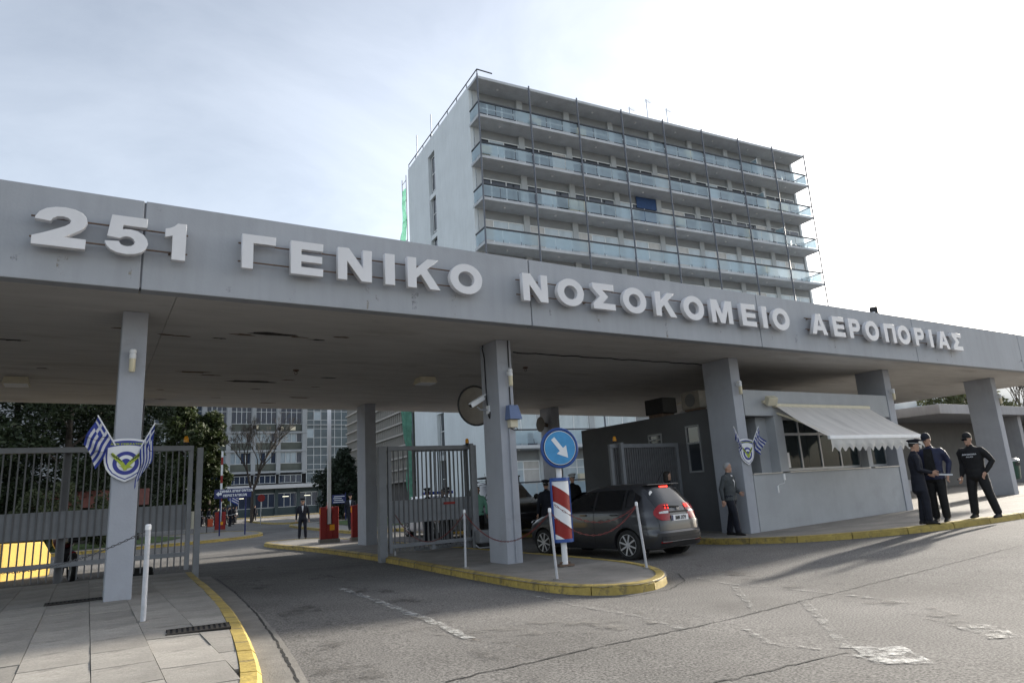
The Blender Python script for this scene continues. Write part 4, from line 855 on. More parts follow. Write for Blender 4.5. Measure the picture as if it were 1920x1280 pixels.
def window(x0, x1, y, z0, z1, cols, transom=None, pane=gpane):
    f = MB(); f.bb(x0, x1, y-.03, y+.03, z0, z0+.07).bb(x0, x1, y-.03, y+.03, z1-.07, z1)
    for k in range(cols+1): x = x0+(x1-x0-.06)*k/cols; f.bb(x, x+.06, y-.034, y+.034, z0+.07, z1-.07)
    if transom: f.bb(x0+.06, x1-.06, y-.03, y+.03, transom, transom+.07)
    w_ = f.build('window', alu, bt)
    for k in range(cols):
        xa = x0+(x1-x0-.06)*k/cols+.06; xb = x0+(x1-x0-.06)*(k+1)/cols; MB().bb(xa, xb, y-.006, y+.006, z0+.07, z1-.07).build('pane', pane, w_)
    return w_
window(16.34, 20.12, YW+.28, 1.63, 3.13, 4, 2.62); window(20.37, 21.68, YW+.35, 1.63, 3.13, 1)
MB().bb(14.82, 14.9, 12.4, 13.05, 1.62, 3.13).build('recess_side', boothm, bt)
w_ = window(14.95, 15.96, YW+.75, 1.63, 3.13, 1, 2.45); MB().bb(15.55, 15.97, YW+.3, YW+.72, 1.62, 3.13).build('recess_pier', boothm, bt)
tag(MB().bb(0, .3, 0, .004, 0, .42).build('paper_notice', white, None, (16.42, YW+.23, 1.72)), 'white paper notice taped inside the booth window', 'notice')
t = thing('door_phone', 'small white intercom and switch on the booth wall below the sill', 'intercom', (15.98, YW, 1.4)); MB().bb(.02, .09, -.03, 0, 0, .17).build('box', white, t); MB().bb(-.28, -.24, -.02, 0, -.32, -.14).build('switch', white, t); MB().tube([(.05,-.01,0),(.03,-.01,-.08),(-.15,-.01,-.1),(-.26,-.01,-.14)], .006, 5).build('wire', white, t)
t = thing('floodlight', 'cream square floodlight on the booth parapet at the awning corner', 'floodlight', (15.75, YW, 3.5), R_(-15)); MB().obox((0, -.28, -.02), (0, -.12, .07), .30, .24).build('lamp_head', cream, t, bevel=.02); MB().bb(-.2, -.12, -.14, 0, -.02, .05).bb(-.12, .0, -.12, -.08, -.02, .02).build('bracket', cream, t)
# awning
aw = thing('awning', 'white fabric awning with scalloped edge over the booth window', 'awning', (0, 0, 0)); awm = M('awning_fabric', (.70, .67, .64), .85, .10, 2.0, trans=.22, tint=(.40, .38, .36), tintamt=.35, stretch=(2.5, .5, .5)); awv = M('valance_fabric', (.64, .63, .61), .85, .05, 2, trans=.3)
A0, A1 = (16.02, 20.45), (15.95, 20.42); ya, za, yb_, zb_ = YW-.06, 3.42, 10.5, 2.42; vs = []; fs = []; NX, NY = 24, 10
for j in range(NY+1):
    v = j/NY
    for i in range(NX+1):
        u = i/NX; x = (A0[0]*(1-v)+A1[0]*v)*(1-u)+(A0[1]*(1-v)+A1[1]*v)*u; vs.append((x, ya+(yb_-ya)*v, za+(zb_-za)*v-.05*math.sin(math.pi*v)-.012*math.sin(u*40)*math.sin(math.pi*v)))
for j in range(NY):
    for i in range(NX): k = j*(NX+1)+i; fs.append((k, k+1, k+NX+2, k+NX+1))
o = MB().add(vs, fs).build('fabric', awm, aw, smooth=True)
MB().tube([(A0[0]-.05, ya, za), (A0[1]+.05, ya, za)], .06, 10).build('roller', cream, aw); MB().bb(A1[0]-.03, A1[1]+.03, yb_-.04, yb_+.03, zb_-.07, zb_+.025).build('front_bar', white, aw, bevel=.01)
sc_n = 15; vs = []; fs = []
for i in range(sc_n*8+1):
    u = i/(sc_n*8); x = A1[0]+(A1[1]-A1[0])*u; d = .26+.055*math.cos(2*math.pi*u*sc_n); y = yb_-.03+.015*math.sin(u*60)
    vs += [(x, yb_-.03, zb_-.071), (x, y-.01, zb_-.071-d*.55), (x, y+.01, zb_-.071-d)]
    if i: fs += [(3*i-3, 3*i, 3*i+1, 3*i-2), (3*i-2, 3*i+1, 3*i+2, 3*i-1)]
MB().add(vs, fs).build('valance', awv, aw)
for x in (A0[0]+.12, A0[1]-.12): MB().obox((x, YW, za-.2), (x, 11.3, 2.86), .06, .05).obox((x, 11.3, 2.86), (x, yb_+.02, zb_-.02), .05, .04).build('arm', cream, aw)
# things on the booth roof
t = thing('roof_unit', 'black box on the booth roof edge under the canopy', 'box', (15.2, 15.6, 3.5)); MB().bb(-.3, .3, -.4, .4, .12, .6).build('case', black, t, bevel=.02); MB().bb(-.25, .25, -.3, .3, -.005, .118).build('stand', rust, t); MB().tube([(.3,0,.3),(.5,-.4,.45),(.4,-.9,.2),(.3,-1.2,.02)], .02, 6).build('hose', cream, t)
t = thing('air_conditioner', 'cream air conditioner unit on the booth side wall under the canopy', 'air conditioner', (14.78, 13.9, 3.56)); MB().bb(-.05, .3, -.35, .35, 0, .5).build('case', M('cream_shaded', (.22, .2, .17), .6, .15), t, bevel=.02); MB().lathe([(.19, -.052), (.19, -.06)], (0, 0, .25), 18, axis='x').build('fan_grille', M('grille', (.12, .12, .12), .6, .1), t); MB().bb(.0, .25, -.3, .3, -.05, -.002).build('stand', rust, t)  # cream case coloured darker, with the shadow under the canopy painted in

# ------------------------------------------------------------------ low building at the right
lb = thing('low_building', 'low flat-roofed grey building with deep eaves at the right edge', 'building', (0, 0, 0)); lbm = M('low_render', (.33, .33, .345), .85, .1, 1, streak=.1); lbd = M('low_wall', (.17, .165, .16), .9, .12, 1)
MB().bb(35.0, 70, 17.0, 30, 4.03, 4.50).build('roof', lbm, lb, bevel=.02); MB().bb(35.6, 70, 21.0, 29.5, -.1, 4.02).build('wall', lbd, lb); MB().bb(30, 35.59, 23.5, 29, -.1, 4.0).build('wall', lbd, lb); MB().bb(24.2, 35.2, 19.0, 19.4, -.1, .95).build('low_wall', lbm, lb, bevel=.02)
for x in (44.0, 52): MB().bb(x, x+.4, 17.4, 18.4, -.1, 4.02).build('column', lbm, lb)
# litter bin
p = G(1905, 922, KH); t = thing('litter_bin', 'dark green litter bin on a post at the right edge', 'bin', p, R_(-20)); grn = M('bin_green', (.012, .045, .03), .45, .15)
MB().tube([(0, .12, -.02), (0, .12, .8)], .04, 8).build('post', grn, t); MB().lathe([(.2, 0), (.2, .03)], (0, .12, 0), 14).build('foot', grn, t)
MB().lathe([(.18, .48), (.23, .52), (.27, 1.0), (.27, 1.14), (.25, 1.16)], (0, -.05, 0), 20).build('bucket', grn, t, smooth=True); MB().lathe([(.29, 1.17), (.29, 1.22), (.2, 1.29)], (0, -.05, 0), 20).build('lid', steel, t, smooth=True); MB().bb(-.1, .1, -.335, -.31, 1.0, 1.12).build('opening', black, t)

# ------------------------------------------------------------------ cars
def interp(tab, z):
    for a, b in zip(tab[:-1], tab[1:]):
        if z <= b[0]:
            u = (z-a[0])/(b[0]-a[0]); return [x+(y-x)*u for x, y in zip(a[1:], b[1:])]
    return tab[-1][1:]
CARTAB = [(.20,-1.78,1.80,.76,7),(.24,-1.90,1.88,.80,6.5),(.34,-1.945,1.93,.835,6),(.45,-1.95,1.95,.845,6),(.52,-1.95,1.95,.848,6),(.56,-1.915,1.95,.8475,6),(.62,-1.91,1.945,.8475,6),(.72,-1.905,1.90,.8475,6),(.80,-1.89,1.80,.843,5),(.87,-1.88,1.60,.838,4.8),(.93,-1.865,1.32,.83,4.6),(.98,-1.85,1.12,.818,4.5),(1.05,-1.82,.97,.79,4.4),(1.15,-1.765,.76,.745,4.3),(1.25,-1.70,.55,.70,4.3),(1.35,-1.63,.32,.655,4.3),(1.42,-1.575,.12,.615,4.2),(1.46,-1.53,-.04,.575,4),(1.49,-1.40,-.22,.52,3.7),(1.51,-1.18,-.40,.44,3.4),(1.52,-.95,-.58,.30,3)]
def car_pt(th, z, off=0):
    yr, yf, hw, n = interp(CARTAB, z); c, s = math.cos(th), math.sin(th)
    x = hw*math.copysign(abs(c)**(2/n), c); y = (yr+yf)/2+(yf-yr)/2*math.copysign(abs(s)**(2/n), s); m = math.hypot(c, s)
    nn = Vector((math.copysign(abs(c)**(2-2/n), c)/hw, math.copysign(abs(s)**(2-2/n), s)/((yf-yr)/2), 0)).normalized()
    return Vector((x, y, z))+nn*off
def side_pt(sg, y, z, off=.006):
    yr, yf, hw, n = interp(CARTAB, z); k = min(.999, abs((y-(yr+yf)/2)/((yf-yr)/2))); return Vector((sg*(hw*(1-k**n)**(1/n)+off), y, z))
def rear_pt(x, z, off=.006):
    yr, yf, hw, n = interp(CARTAB, z); k = min(.995, abs(x)/hw); return Vector((x, (yr+yf)/2-(yf-yr)/2*(1-k**n)**(1/n)-off, z))
def patch(fn, u0, u1, lo, hi, nu=14, nv=6, thick=None):
    vs = []; fs = []
    for i in range(nu+1):
        u = u0+(u1-u0)*i/nu; a, b = lo(u), hi(u)
        for j in range(nv+1): vs.append(fn(u, a+(b-a)*j/nv))
        if i:
            for j in range(nv): k = i*(nv+1)+j; fs.append((k-nv-1, k, k+1, k-nv))
    return MB().add(vs, fs)
carglass = M('car_glass', (.008, .009, .011), .03, .1, 2, spec=.8); chrome = M('chrome', (.6, .6, .62), .15, .05, 5, metal=1); tailr = M('tail_red', (.26, .004, .008), .2, .2, 20, coat=.2, spec=.35); tailw = M('tail_clear', (.55, .55, .55), .15, .1, coat=1); rimm = M('alloy', (.55, .55, .56), .35, .1, 5, metal=.3); tyre = M('tyre', (.018, .018, .018), .85, .2, 20)
def boolean_cut(me, cutters):
    o = link('tmp', me); cs = []
    for c in cutters:
        co = link('cut', c); cs.append(co); b = o.modifiers.new('b', 'BOOLEAN'); b.operation = 'DIFFERENCE'; b.solver = 'EXACT'; b.object = co
    dg = bpy.context.evaluated_depsgraph_get(); dg.update(); r = bpy.data.meshes.new_from_object(o.evaluated_get(dg))
    for x in cs+[o]: bpy.data.objects.remove(x)
    return r
def make_car(name, label, cat, loc, rz, paint, scale=(1, 1, 1), plate=True, brake=False):
    t = thing(name, label, cat, loc, rz); t.scale = scale
    rings = [[car_pt(2*math.pi*(k+.5)/96, z) for k in range(96)] for z in [r[0] for r in CARTAB]]
    bm_ = MB().rings(rings).mesh('body', paint, True)
    cuts = [MB().lathe([(.345, sg*.55), (.345, sg*1.0)], (0, yy, .30), 32, axis='x').mesh('cut', darkm) for sg in (-1, 1) for yy in (-1.22, 1.28)]
    me = boolean_cut(bm_, cuts); me.materials.clear(); me.materials.append(paint); me.polygons.foreach_set('use_smooth', [True]*len(me.polygons)); me.set_sharp_from_angle(angle=R_(32)); me.polygons.foreach_set('material_index', [0]*len(me.polygons))
    body = link('body', me, t)
    for sg in (-1, 1):
        for yy in (-1.22, 1.28):
            w_ = MB().lathe([(.20, -.09), (.27, -.095), (.298, -.07), (.302, 0), (.298, .07), (.27, .095), (.20, .09)], n=28, axis='x').build('tyre', tyre, t, (sg*.735, yy, .30), smooth=True)
            rm = MB(); rm.lathe([(.215, sg*.02), (.228, sg*.088), (.205, sg*.092), (.20, sg*.03)], n=28, axis='x', cap=False)
            for k in range(8):
                a = 2*math.pi*k/8+.2; rm.obox((sg*.075, .05*math.cos(a), .05*math.sin(a)), (sg*.082, .21*math.cos(a+.06), .21*math.sin(a+.06)), .042, .03)
            rm.lathe([(.06, sg*.05), (.06, sg*.088), (.035, sg*.096)], n=14, axis='x'); rm.build('rim', rimm, w_, smooth=True)
            MB().lathe([(.20, sg*.0), (.20, sg*.02)], n=24, axis='x').build('brake_disc', M('brake_dark', (.03, .03, .03), .5, .1), w_)
        for yy in (-1.22, 1.28): MB().lathe([(.34, sg*.56), (.34, sg*.57)], (0, yy, .30), 24, axis='x').build('wheel_well', darkm, body)
        f = lambda y, z: side_pt(sg, y, z)
        patch(lambda y, z: side_pt(sg, y, z, .003), -1.52, .82, lambda y: .975 if y > -1.2 else .975+(-1.2-y)*.5, lambda y: 1.405 if -1.28 < y < .2 else (1.405-(y-.2)*.62 if y > 0 else 1.405-(-1.28-y)*.72), 30).build('pillar_trim', black, body, smooth=True)
        zb = lambda y: .985+.04*(-y*.35)
        ztop = lambda y: min(1.40, 1.40 if y > -1.15 else 1.40-(-1.15-y)*.5)
        patch(f, -.33, .42, zb, lambda y: min(1.40, 1.385-max(0, y+.0)*.12)).build('side_window', carglass, body, smooth=True); patch(f, -1.13, -.39, zb, lambda y: 1.395).build('side_window', carglass, body, smooth=True)
        patch(f, -1.50, -1.19, lambda y: 1.04+max(0, -1.3-y)*.55, lambda y: 1.385-max(0, -1.28-y)*.62, 10).build('quarter_window', carglass, body, smooth=True); patch(f, .47, .80, lambda y: .975, lambda y: max(1.0, 1.33-(y-.47)*.95), 8).build('quarter_window', carglass, body, smooth=True)
        for yy in (-.36, .45, -1.16):
            patch(lambda u, z: side_pt(sg, yy+u+(0 if yy > -1 else (0.0 if z > .7 else (z-.7)*-.55)), z, .003), -.005, .005, lambda u: .30 if yy > -1 else .62, lambda u: .97, 1, 14).build('door_gap', black, body)
        for yy in (-1.0, -.15): MB().obox(side_pt(sg, yy, .90, .018), side_pt(sg, yy+.17, .90, .018), .025, .03).build('door_handle', paint, body)
        m_ = MB().ell((sg*.93, .68, 1.0), (.10, .07, .075), 12, 8).build('door_mirror', paint, body, smooth=True); MB().obox((sg*.80, .70, .97), (sg*.88, .69, .98), .05, .03).build('mirror_stem', black, m_)
        # tail lamp wraps the corner: clear stripe between two red fields
        def th_(x): return x
        base = math.pi*1.5
        lo0, hi0 = (base+.06*0, 0), 0
        t0, t1 = (R_(270+sg*4), R_(270+sg*31))
        def tl(zf0, zf1, off, m, nm):
            patch(lambda u, v: car_pt(u, .76+.33*v, off), t0, t1, lambda u: zf0+(0.42-zf0)*((u-t0)/(t1-t0))**3*.9, lambda u: zf1+(0.5-zf1)*((u-t0)/(t1-t0))**3*.9, 16, 5).build(nm, m, body, smooth=True)
        tl(0, 1, .012, tailr, 'tail_lamp'); t0, t1 = t0+(t1-t0)*.06, t0+(t1-t0)*.62; tl(.42, .56, .017, tailw, 'reversing_lens')
        if brake:
            for q in range(6): p = car_pt(R_(270+sg*(5+4*(q % 2))), 1.0+.025*(q//2), .018); MB().ell(p, (.012, .012, .009), 8, 6).build('brake_led', M_emit('brake_led', (1, .04, .025), 1.6), body)
        patch(rear_pt, sg*.36, sg*.62, lambda x: .335, lambda x: .36, 6, 2).build('rear_reflector', tailr, body)
        MB().ell((sg*.60, 1.70, .74), (.15, .16, .07), 12, 8).build('headlamp', carglass, body, smooth=True)
    patch(rear_pt, -.56, .56, lambda x: 1.02+.02*abs(x), lambda x: 1.40-.12*abs(x)**2, 20, 8).build('rear_window', carglass, body, smooth=True)
    patch(lambda u, z: (lambda yr_yf: Vector((u, yr_yf, z)))(car_pt(math.pi/2, z).y-abs(u)**3*.25+.004), -.60, .60, lambda x: 1.0, lambda x: 1.40, 14, 8).build('windscreen', carglass, body, smooth=True)
    patch(lambda u, v: rear_pt(u, v, .012), -.62, .62, lambda x: .25+.0*x, lambda x: .33, 12, 2).build('diffuser', black, body); patch(lambda u, v: rear_pt(u, v, .010), -.60, .60, lambda x: .375, lambda x: .455, 12, 2).build('bumper_recess', black, body)
    patch(lambda u, v: rear_pt(u, v, .014), -.60, .60, lambda x: .346, lambda x: .368, 12, 1).build('bumper_trim', chrome, body); patch(lambda u, v: rear_pt(u, v, .008), -.55, .55, lambda x: .565, lambda x: .572, 12, 1).build('tailgate_gap', black, body)
    pz = .80
    patch(lambda u, v: rear_pt(u, v, .004), -.30, .30, lambda x: .70, lambda x: .90, 6, 2).build('plate_recess', paint, body); MB().obox(rear_pt(-.30, .92, .02), rear_pt(.30, .92, .02), .02, .022).build('tailgate_handle', black, body)
    if plate:
        y0 = rear_pt(0, pz, .018).y; pl_ = MB().bb(-.26, .26, y0-.006, y0, pz-.06, pz+.055).build('number_plate', white, body); MB().bb(-.258, -.215, y0-.009, y0-.0065, pz-.055, pz+.05).build('plate_band', blue, pl_)
        link('plate_text', text_mesh('ΙΜΝ 3179', .075, .003, black, .62), pl_, (.02, y0-.009, pz-.04))
        y1 = rear_pt(0, .965, .012).y; em = MB(); em.bb(-.035, -.02, y1-.012, y1, .945, 1.005); em.bb(.02, .035, y1-.012, y1, .945, 1.005); em.bb(-.0199, .0199, y1-.012, y1, .968, .982); em.build('emblem', chrome, body)
        for k in range(4): MB().bb(-.46+k*.035, -.437+k*.035, rear_pt(-.4, .93, .008).y-.004, rear_pt(-.4, .93, .008).y, .915, .935+.01*(k == 0)).build('badge_letter', chrome, body)
        MB().lathe([(.055, -.0), (.055, -.003)], (-.47, rear_pt(-.47, 1.30, .012).y, 1.30), 16, axis='y').build('sticker', white, body)
    w_ = MB().obox(rear_pt(.05, 1.015, .03), rear_pt(-.38, 1.04, .03), .02, .025).build('rear_wiper', black, body)
    MB().obox(rear_pt(-.12, 1.425, .005), rear_pt(.12, 1.425, .005), .03, .03).build('high_brake_lamp', M_emit('brake_led', (1, .04, .025), 1.6) if brake else tailr, body)
    MB().tube([(.0, -1.42, 1.50), (-.02, -1.62, 1.74)], .006, 6).build('aerial', black, body); MB().obox((-.5, -1.52, 1.475), (.5, -1.52, 1.475), .13, .025).build('spoiler', paint, body, bevel=.008)
    for sg in (-1, 1): patch(lambda u, v: rear_pt(u, v, .004), sg*.595, sg*.603, lambda x: .57, lambda x: 1.0, 1, 10).build('tailgate_gap', black, body)
    return t
cgrey = M('car_grey', (.04, .041, .046), .3, .05, 3, metal=.35, coat=.5, spec=.5)
make_car('hatchback_car', 'dark grey hatchback with lit brake lamps driving in past the island', 'car', (10.22, 12.55, .0), R_(5.5), cgrey, (1.0, 1.09, 1.01), brake=True)
cwhite = M('car_white', (.55, .56, .58), .3, .05, 3, coat=.6); cdark = M('car_black', (.012, .013, .016), .25, .05, 3, coat=.7)
pc = make_car('patrol_car', 'white patrol car with blue light bar behind the middle gate', 'car', (11.9, 25.2, .0), R_(178), cwhite, (1.05, 1.05, 1.05), plate=False)
MB().bb(-.6, .6, -.15, .12, 1.53, 1.64).build('light_bar', M('bar_blue', (.02, .05, .35), .2, .1, coat=1), pc, bevel=.02)
sv = make_car('dark_van', 'black high-roofed vehicle partly hidden by the middle column', 'car', (13.0, 22.0, .0), R_(170), cdark, (1.1, 1.2, 1.32), plate=False)
rk = MB().bb(-.6, -.56, -1.2, .2, 1.56, 1.6).bb(.56, .6, -1.2, .2, 1.56, 1.6).bb(-.559, .559, -1.2, -1.16, 1.56, 1.6).bb(-.559, .559, .16, .2, 1.56, 1.6)
for x, y in ((-.58, -1.1), (.58, -1.1), (-.58, .1), (.58, .1)): rk.bb(x-.02, x+.02, y-.02, y+.02, 1.4, 1.561)
rk.build('roof_rack', black, sv)
make_car('parked_car', 'black car parked beyond the booth, partly hidden by the officers', 'car', (26.3, 16.4, gr(26.3, 16.4)+KH-.01), R_(95), cdark, plate=False)
# motorcycle behind the left gate with a helmet on it, and a yellow barrier block
p = G(128, 1073); mo = thing('motorcycle', 'dark red parked motorcycle seen through the left gate', 'motorcycle', (p.x, 19.6, gr(p.x, 19.6)), R_(12))
mred = M('moto_red', (.10, .012, .012), .3, .1, 4, coat=.8)
for yy in (-.68, .68):
    w_ = MB().lathe([(.24, -.06), (.30, -.055), (.32, 0), (.30, .055), (.24, .06)], n=24, axis='x', cap=False).build('wheel', tyre, mo, (0, yy, .32), smooth=True); hb = MB().lathe([(.05, -.07), (.05, .07)], n=10, axis='x')
    for k in range(6): hb.obox((0, .04*math.cos(k*1.047), .04*math.sin(k*1.047)), (0, .26*math.cos(k*1.047), .26*math.sin(k*1.047)), .03, .03)
    hb.build('hub', rimm, w_)
MB().tube([(0, .68, .32), (0, .45, .95)], .05, 8).obox((0, .45, .6), (0, -.3, .45), .26, .34).obox((0, -.3, .42), (0, -.68, .34), .1, .08).build('frame', black, mo, bevel=.02)
MB().ell((0, .15, .86), (.17, .36, .16), 14, 8).ell((0, .62, .92), (.2, .2, .28), 14, 8).build('fairing', mred, mo, smooth=True); MB().obox((0, .05, .86), (0, -.75, .92), .26, .11).build('seat', black, mo, bevel=.03); MB().ell((0, -.72, 1.12), (.24, .2, .16), 14, 8).build('top_box', black, mo, smooth=True)
MB().tube([(-.36, .32, 1.1), (-.15, .42, 1.08), (.15, .42, 1.08), (.36, .32, 1.1)], .02, 6).build('handlebar', black, mo); MB().obox((0, .72, 1.1), (0, .58, 1.36), .3, .012).build('windscreen', carglass, mo)
MB().ell((0, -.66, .62), (.07, .05, .05), 8, 6).build('tail_lamp', tailr, mo); MB().obox((.05, 0, .3), (.25, -.1, .02), .025, .025).build('side_stand', black, mo)
hl = thing('crash_helmet', 'white and red crash helmet resting on the motorcycle', 'helmet', (p.x+.25, 19.35, gr(p.x, 19.6)+1.28)); MB().ell((0, 0, .13), (.125, .15, .13), 16, 10).build('shell', white, hl, smooth=True); MB().ell((0, -.035, .12), (.115, .125, .06), 16, 8).build('visor', carglass, hl, smooth=True); MB().ell((0, .01, .22), (.09, .11, .055), 14, 8).build('red_crest', red, hl, smooth=True)
py_ = at_y(58, 1050, 23.6); yb = thing('yellow_block', 'bright yellow chamfered barrier block behind the left gate', 'barrier', (py_.x, 23.6, gr(py_.x, 23.6)), R_(48)); yel = M('block_yellow', (.46, .30, .035), .6, .06, 4)
MB().prism([(-1.9, 0), (.10, 0), (.14, .08), (.14, .55), (-.14, .92), (-1.9, .95)], -.5, .5).build('body', yel, yb, bevel=.02); MB().bb(-1.5, -.1, -.45, .45, -.08, -.002).build('skid', black, yb)
t = thing('tyre_stop', 'black round rubber wheel lying at the end of the left gate', 'wheel', (1.0, 17.0, gr(1, 17)+.0)); MB().lathe([(.1, .0), (.24, .0), (.28, .06), (.28, .2), (.24, .26), (.1, .26)], n=20).build('tyre', tyre, t, smooth=True); MB().lathe([(.1, .03), (.1, .22)], n=14).build('hub', rimm, t)
p = G(392, 993, KH); t = thing('orange_bin', 'small orange waste bin on a thin post near the soldiers', 'bin', G(388, 998, KH)); MB().bb(-.0, .32, -.15, .15, .35, .85).build('bucket', M('bin_orange', (.45, .07, .02), .5, .1), t, bevel=.03); MB().tube([(-.02, 0, -.05), (-.02, 0, .95)], .025, 6).build('post', black, t)
t = thing('electric_cabinet', 'pale electric cabinet beside the left gate post', 'cabinet', G(357, 991, KH)); MB().bb(-.5, .45, -.3, .3, 0, 1.35).build('case', cream, t, bevel=.02); MB().bb(-.53, .48, -.33, .33, 1.351, 1.40).build('top', cream, t); MB().bb(-.02, .0, -.305, -.301, .1, 1.3).build('door_gap', black, t)
t = thing('no_entry_sign', 'round red road sign beyond the direction sign', 'road sign', (13.4, 66, 0)); MB().tube([(0,0,-.1),(0,0,2.6)], .04, 8).build('post', steel, t); MB().lathe([(.33, -.05), (.33, -.08)], (0, 0, 2.35), 24, axis='y').build('disc', red, t)

# ------------------------------------------------------------------ people
SKIN = M('skin', (.42, .25, .18), .55, .06, 20); HAIRD = M('hair_dark', (.02, .016, .013), .6, .3, 40); HAIRG = M('hair_grey', (.30, .30, .31), .6, .2, 40)
NAVY = M('cloth_navy', (.0075, .009, .017), .8, .35, 9, bump=.8, bscale=9); BLK = M('cloth_black', (.0075, .0075, .0085), .8, .35, 9, bump=.8, bscale=9); BLUEJ = M('cloth_blue', (.010, .014, .045), .6, .3, 9, bump=.9, bscale=9); GREYJ = M('cloth_grey', (.06, .067, .071), .9, .2, 12, bump=.6, bscale=10); SHIRT = M('cloth_white', (.55, .56, .58), .8, .05); BOOT = M('boot_leather', (.009, .009, .009), .7, .2, 10)
def sect(mb, pts, tagi, n=14, ref=None):                # loft of ellipses: (centre, rx, ry) with upright-ish axis, or tube when ry is None
    rings = []; P = [Vector(p[0]) for p in pts]
    for i, p in enumerate(pts):
        d = (P[min(i+1, len(P)-1)]-P[max(i-1, 0)]).normalized(); 
        if ref is None: x = Vector((1, 0, 0))
        elif i == 0: x = Vector(ref)
        x = (x-d*x.dot(d)).normalized(); y = d.cross(x)
        rings.append([P[i]+x*p[1]*math.cos(2*math.pi*k/n)+y*p[2]*math.sin(2*math.pi*k/n) for k in range(n)])
    # rounded ends
    def capend(a, b, pa):
        d = (a-b).normalized(); return [[a+(q-a)*s+d*h for q in rings[0 if pa is pts[0] else -1]] for s, h in ((.8, .35*min(pa[1], pa[2])), (.35, .6*min(pa[1], pa[2])))]
    if len(P) > 1:
        s0 = capend(P[0], P[1], pts[0]); s1 = capend(P[-1], P[-2], pts[-1]); rings = s0[::-1]+rings+s1
    mb.rings(rings, True, tagi)
PERSON_CACHE = {}
def hand_mesh(sg, grip):
    mb = MB(); sect(mb, [((0,0,.02), .026, .018), ((0,0,-.03), .04, .016), ((0,0,-.085), .042, .014)], 0, 10)
    for k, (x, l_) in enumerate(((-.031, .065), (-.011, .078), (.010, .073), (.030, .056))):
        b = grip; p0 = Vector((x, 0, -.085)); p1 = p0+Vector((0, -math.sin(b*.6), -math.cos(b*.6)))*l_*.5; p2 = p1+Vector((0, -math.sin(b*1.5), -math.cos(b*1.5)))*l_*.3; p3 = p2+Vector((0, -math.sin(b*2.2), -math.cos(b*2.2)))*l_*.25
        mb.tube([p0, p1, p2, p3], [.0095, .009, .0085, .006], 7)
    mb.tube([(-sg*.035, 0, -.02), (-sg*.06, -.015, -.05), (-sg*.062, -.03, -.085), (-sg*.055, -.045, -.105)], [.013, .012, .010, .007], 7)
    return mb
